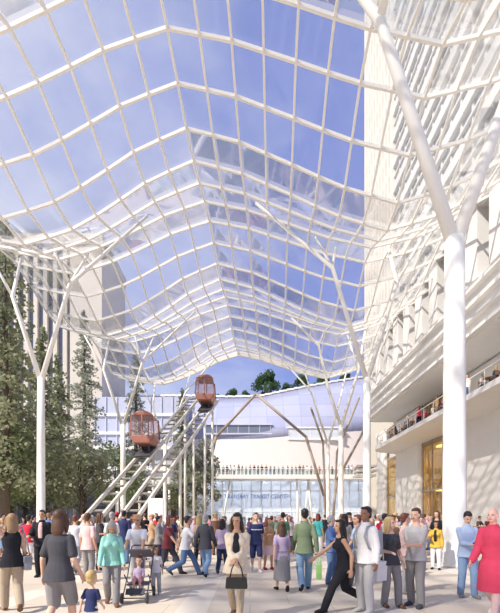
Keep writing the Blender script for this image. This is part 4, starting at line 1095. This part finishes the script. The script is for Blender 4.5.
for D, dx, tp, bt, rz, key, lab in ((28.7, .6, 'white', 'denim', -70, 'c_stand', 'person in white t-shirt and blue jeans standing on the balcony right of the big column'),
                                    (24.6, 1.0, 'beige', 'black', -100, 'c_talk', 'person in beige t-shirt on the balcony at the right edge'),
                                    (33.6, .7, 'tan', 'khaki', -90, 'c_talk', 'person in tan t-shirt on the balcony just left of the big column'),
                                    (36.9, .6, 'crimson', 'black', 160, 'c_fstand', 'person in crimson t-shirt with long hair on the balcony between tables'),
                                    (40.0, .7, 'grey', 'charcoal', 20, 'c_relax', 'person in grey shirt standing in the middle of the balcony'),
                                    (42.9, .6, 'navy', 'charcoal', -90, 'c_lean', 'person in navy t-shirt leaning on the balcony rail'),
                                    (45.9, .95, 'charcoal', 'navy', -60, 'c_stand', 'person in charcoal t-shirt standing at the curved end of the balcony')):
    place_person(key, CROWD[key], XF + dx, D, rz, 1.74, lab, C_(rnd.choice(SK), rnd.choice(HR), tp, bt), 'balcony guests', z=BZ)
# standing guests at a high table by the front pier
t = empty('bar_table', (at(482, 25.2), 25.2, 0), 0, 'tall round table on the floor by the white pier at the right', 'table')
MB().lathe(0, 0, [(.02, 1.05), (.5, 1.06), (.5, 1.10), (.48, 1.11)], 24).build('table_top', TT, t); MB().lathe(0, 0, [(.035, .02), (.035, 1.06)], 12).build('stem', DARKMET, t); MB().lathe(0, 0, [(.28, 0), (.26, .03), (.04, .05)], 20).build('base', DARKMET, t)
for px, D, tp, rz, lab in ((478, 25.95, 'charcoal', 20, 'person in charcoal t-shirt leaning at the tall table, left of the two there'), (488.5, 25.75, 'maroon', -30, 'person in maroon t-shirt leaning at the tall table, right of the two there')):
    place_person('c_lean', CROWD['c_lean'], at(px, D), D, rz, 1.74, lab, C_('tan', 'black', tp, 'black'))

# ================================================================== light, sky, camera
sun = bpy.data.objects.new('sun', bpy.data.lights.new('sun', 'SUN')); col.objects.link(sun)
sun.data.energy = 5.2; sun.data.angle = R(.9); sun.data.color = (1, .92, .80)
sun.rotation_euler = Vector((.60, .46, -.66)).to_track_quat('-Z', 'Y').to_euler()
w = bpy.data.worlds.new('sky'); scene.world = w; w.use_nodes = True; nt = w.node_tree; bg = nt.nodes['Background']
tc = nt.nodes.new('ShaderNodeTexCoord'); sx = nt.nodes.new('ShaderNodeSeparateXYZ'); nt.links.new(tc.outputs['Generated'], sx.inputs[0])
rp1 = nt.nodes.new('ShaderNodeValToRGB'); nt.links.new(sx.outputs['Z'], rp1.inputs['Fac'])
cr = rp1.color_ramp; cr.elements[0].position = 0; cr.elements[0].color = (.58, .66, .90, 1); cr.elements[1].position = .85; cr.elements[1].color = (.20, .27, .62, 1)
e = cr.elements.new(.35); e.color = (.22, .30, .70, 1)
mp = nt.nodes.new('ShaderNodeMapping'); mp.inputs['Scale'].default_value = (1, 1, 2.2); nt.links.new(tc.outputs['Generated'], mp.inputs['Vector'])
nz = nt.nodes.new('ShaderNodeTexNoise'); nz.inputs['Scale'].default_value = 2.3; nz.inputs['Detail'].default_value = 7; nz.inputs['Roughness'].default_value = .6; nt.links.new(mp.outputs[0], nz.inputs['Vector'])
# clouds gather towards the left (west) half of the sky
ad = nt.nodes.new('ShaderNodeMath'); ad.operation = 'MULTIPLY_ADD'; ad.inputs[1].default_value = -.75; ad.inputs[2].default_value = -.02; nt.links.new(sx.outputs['X'], ad.inputs[0])
su = nt.nodes.new('ShaderNodeMath'); su.operation = 'ADD'; nt.links.new(nz.outputs['Fac'], su.inputs[0]); nt.links.new(ad.outputs[0], su.inputs[1])
rp2 = nt.nodes.new('ShaderNodeValToRGB'); rp2.color_ramp.elements[0].position = .45; rp2.color_ramp.elements[1].position = 1.0; nt.links.new(su.outputs[0], rp2.inputs['Fac'])
mx = nt.nodes.new('ShaderNodeMix'); mx.data_type = 'RGBA'; mx.inputs['B'].default_value = (.72, .75, .86, 1)
nt.links.new(rp2.outputs['Color'], mx.inputs['Factor']); nt.links.new(rp1.outputs['Color'], mx.inputs['A']); nt.links.new(mx.outputs['Result'], bg.inputs['Color'])
bg.inputs['Strength'].default_value = 1.0
cam = bpy.data.objects.new('camera', bpy.data.cameras.new('camera')); col.objects.link(cam)
cam.location = (0, 0, EYE); cam.rotation_euler = (R(90), 0, 0); cam.data.clip_end = 500
cam.data.sensor_fit = 'HORIZONTAL'; cam.data.sensor_width = 36; cam.data.lens = 36 * F / 500; cam.data.shift_y = (HY - 306.5) / 500
scene.camera = cam
vs = scene.view_settings
vs.view_transform = 'Standard'; vs.look = 'None'; vs.gamma = 1; vs.use_curve_mapping = False; vs.exposure = 0.15
scene.cycles.max_bounces = 10; scene.cycles.transparent_max_bounces = 24; scene.cycles.diffuse_bounces = 4
scene.cycles.caustics_reflective = False; scene.cycles.caustics_refractive = False
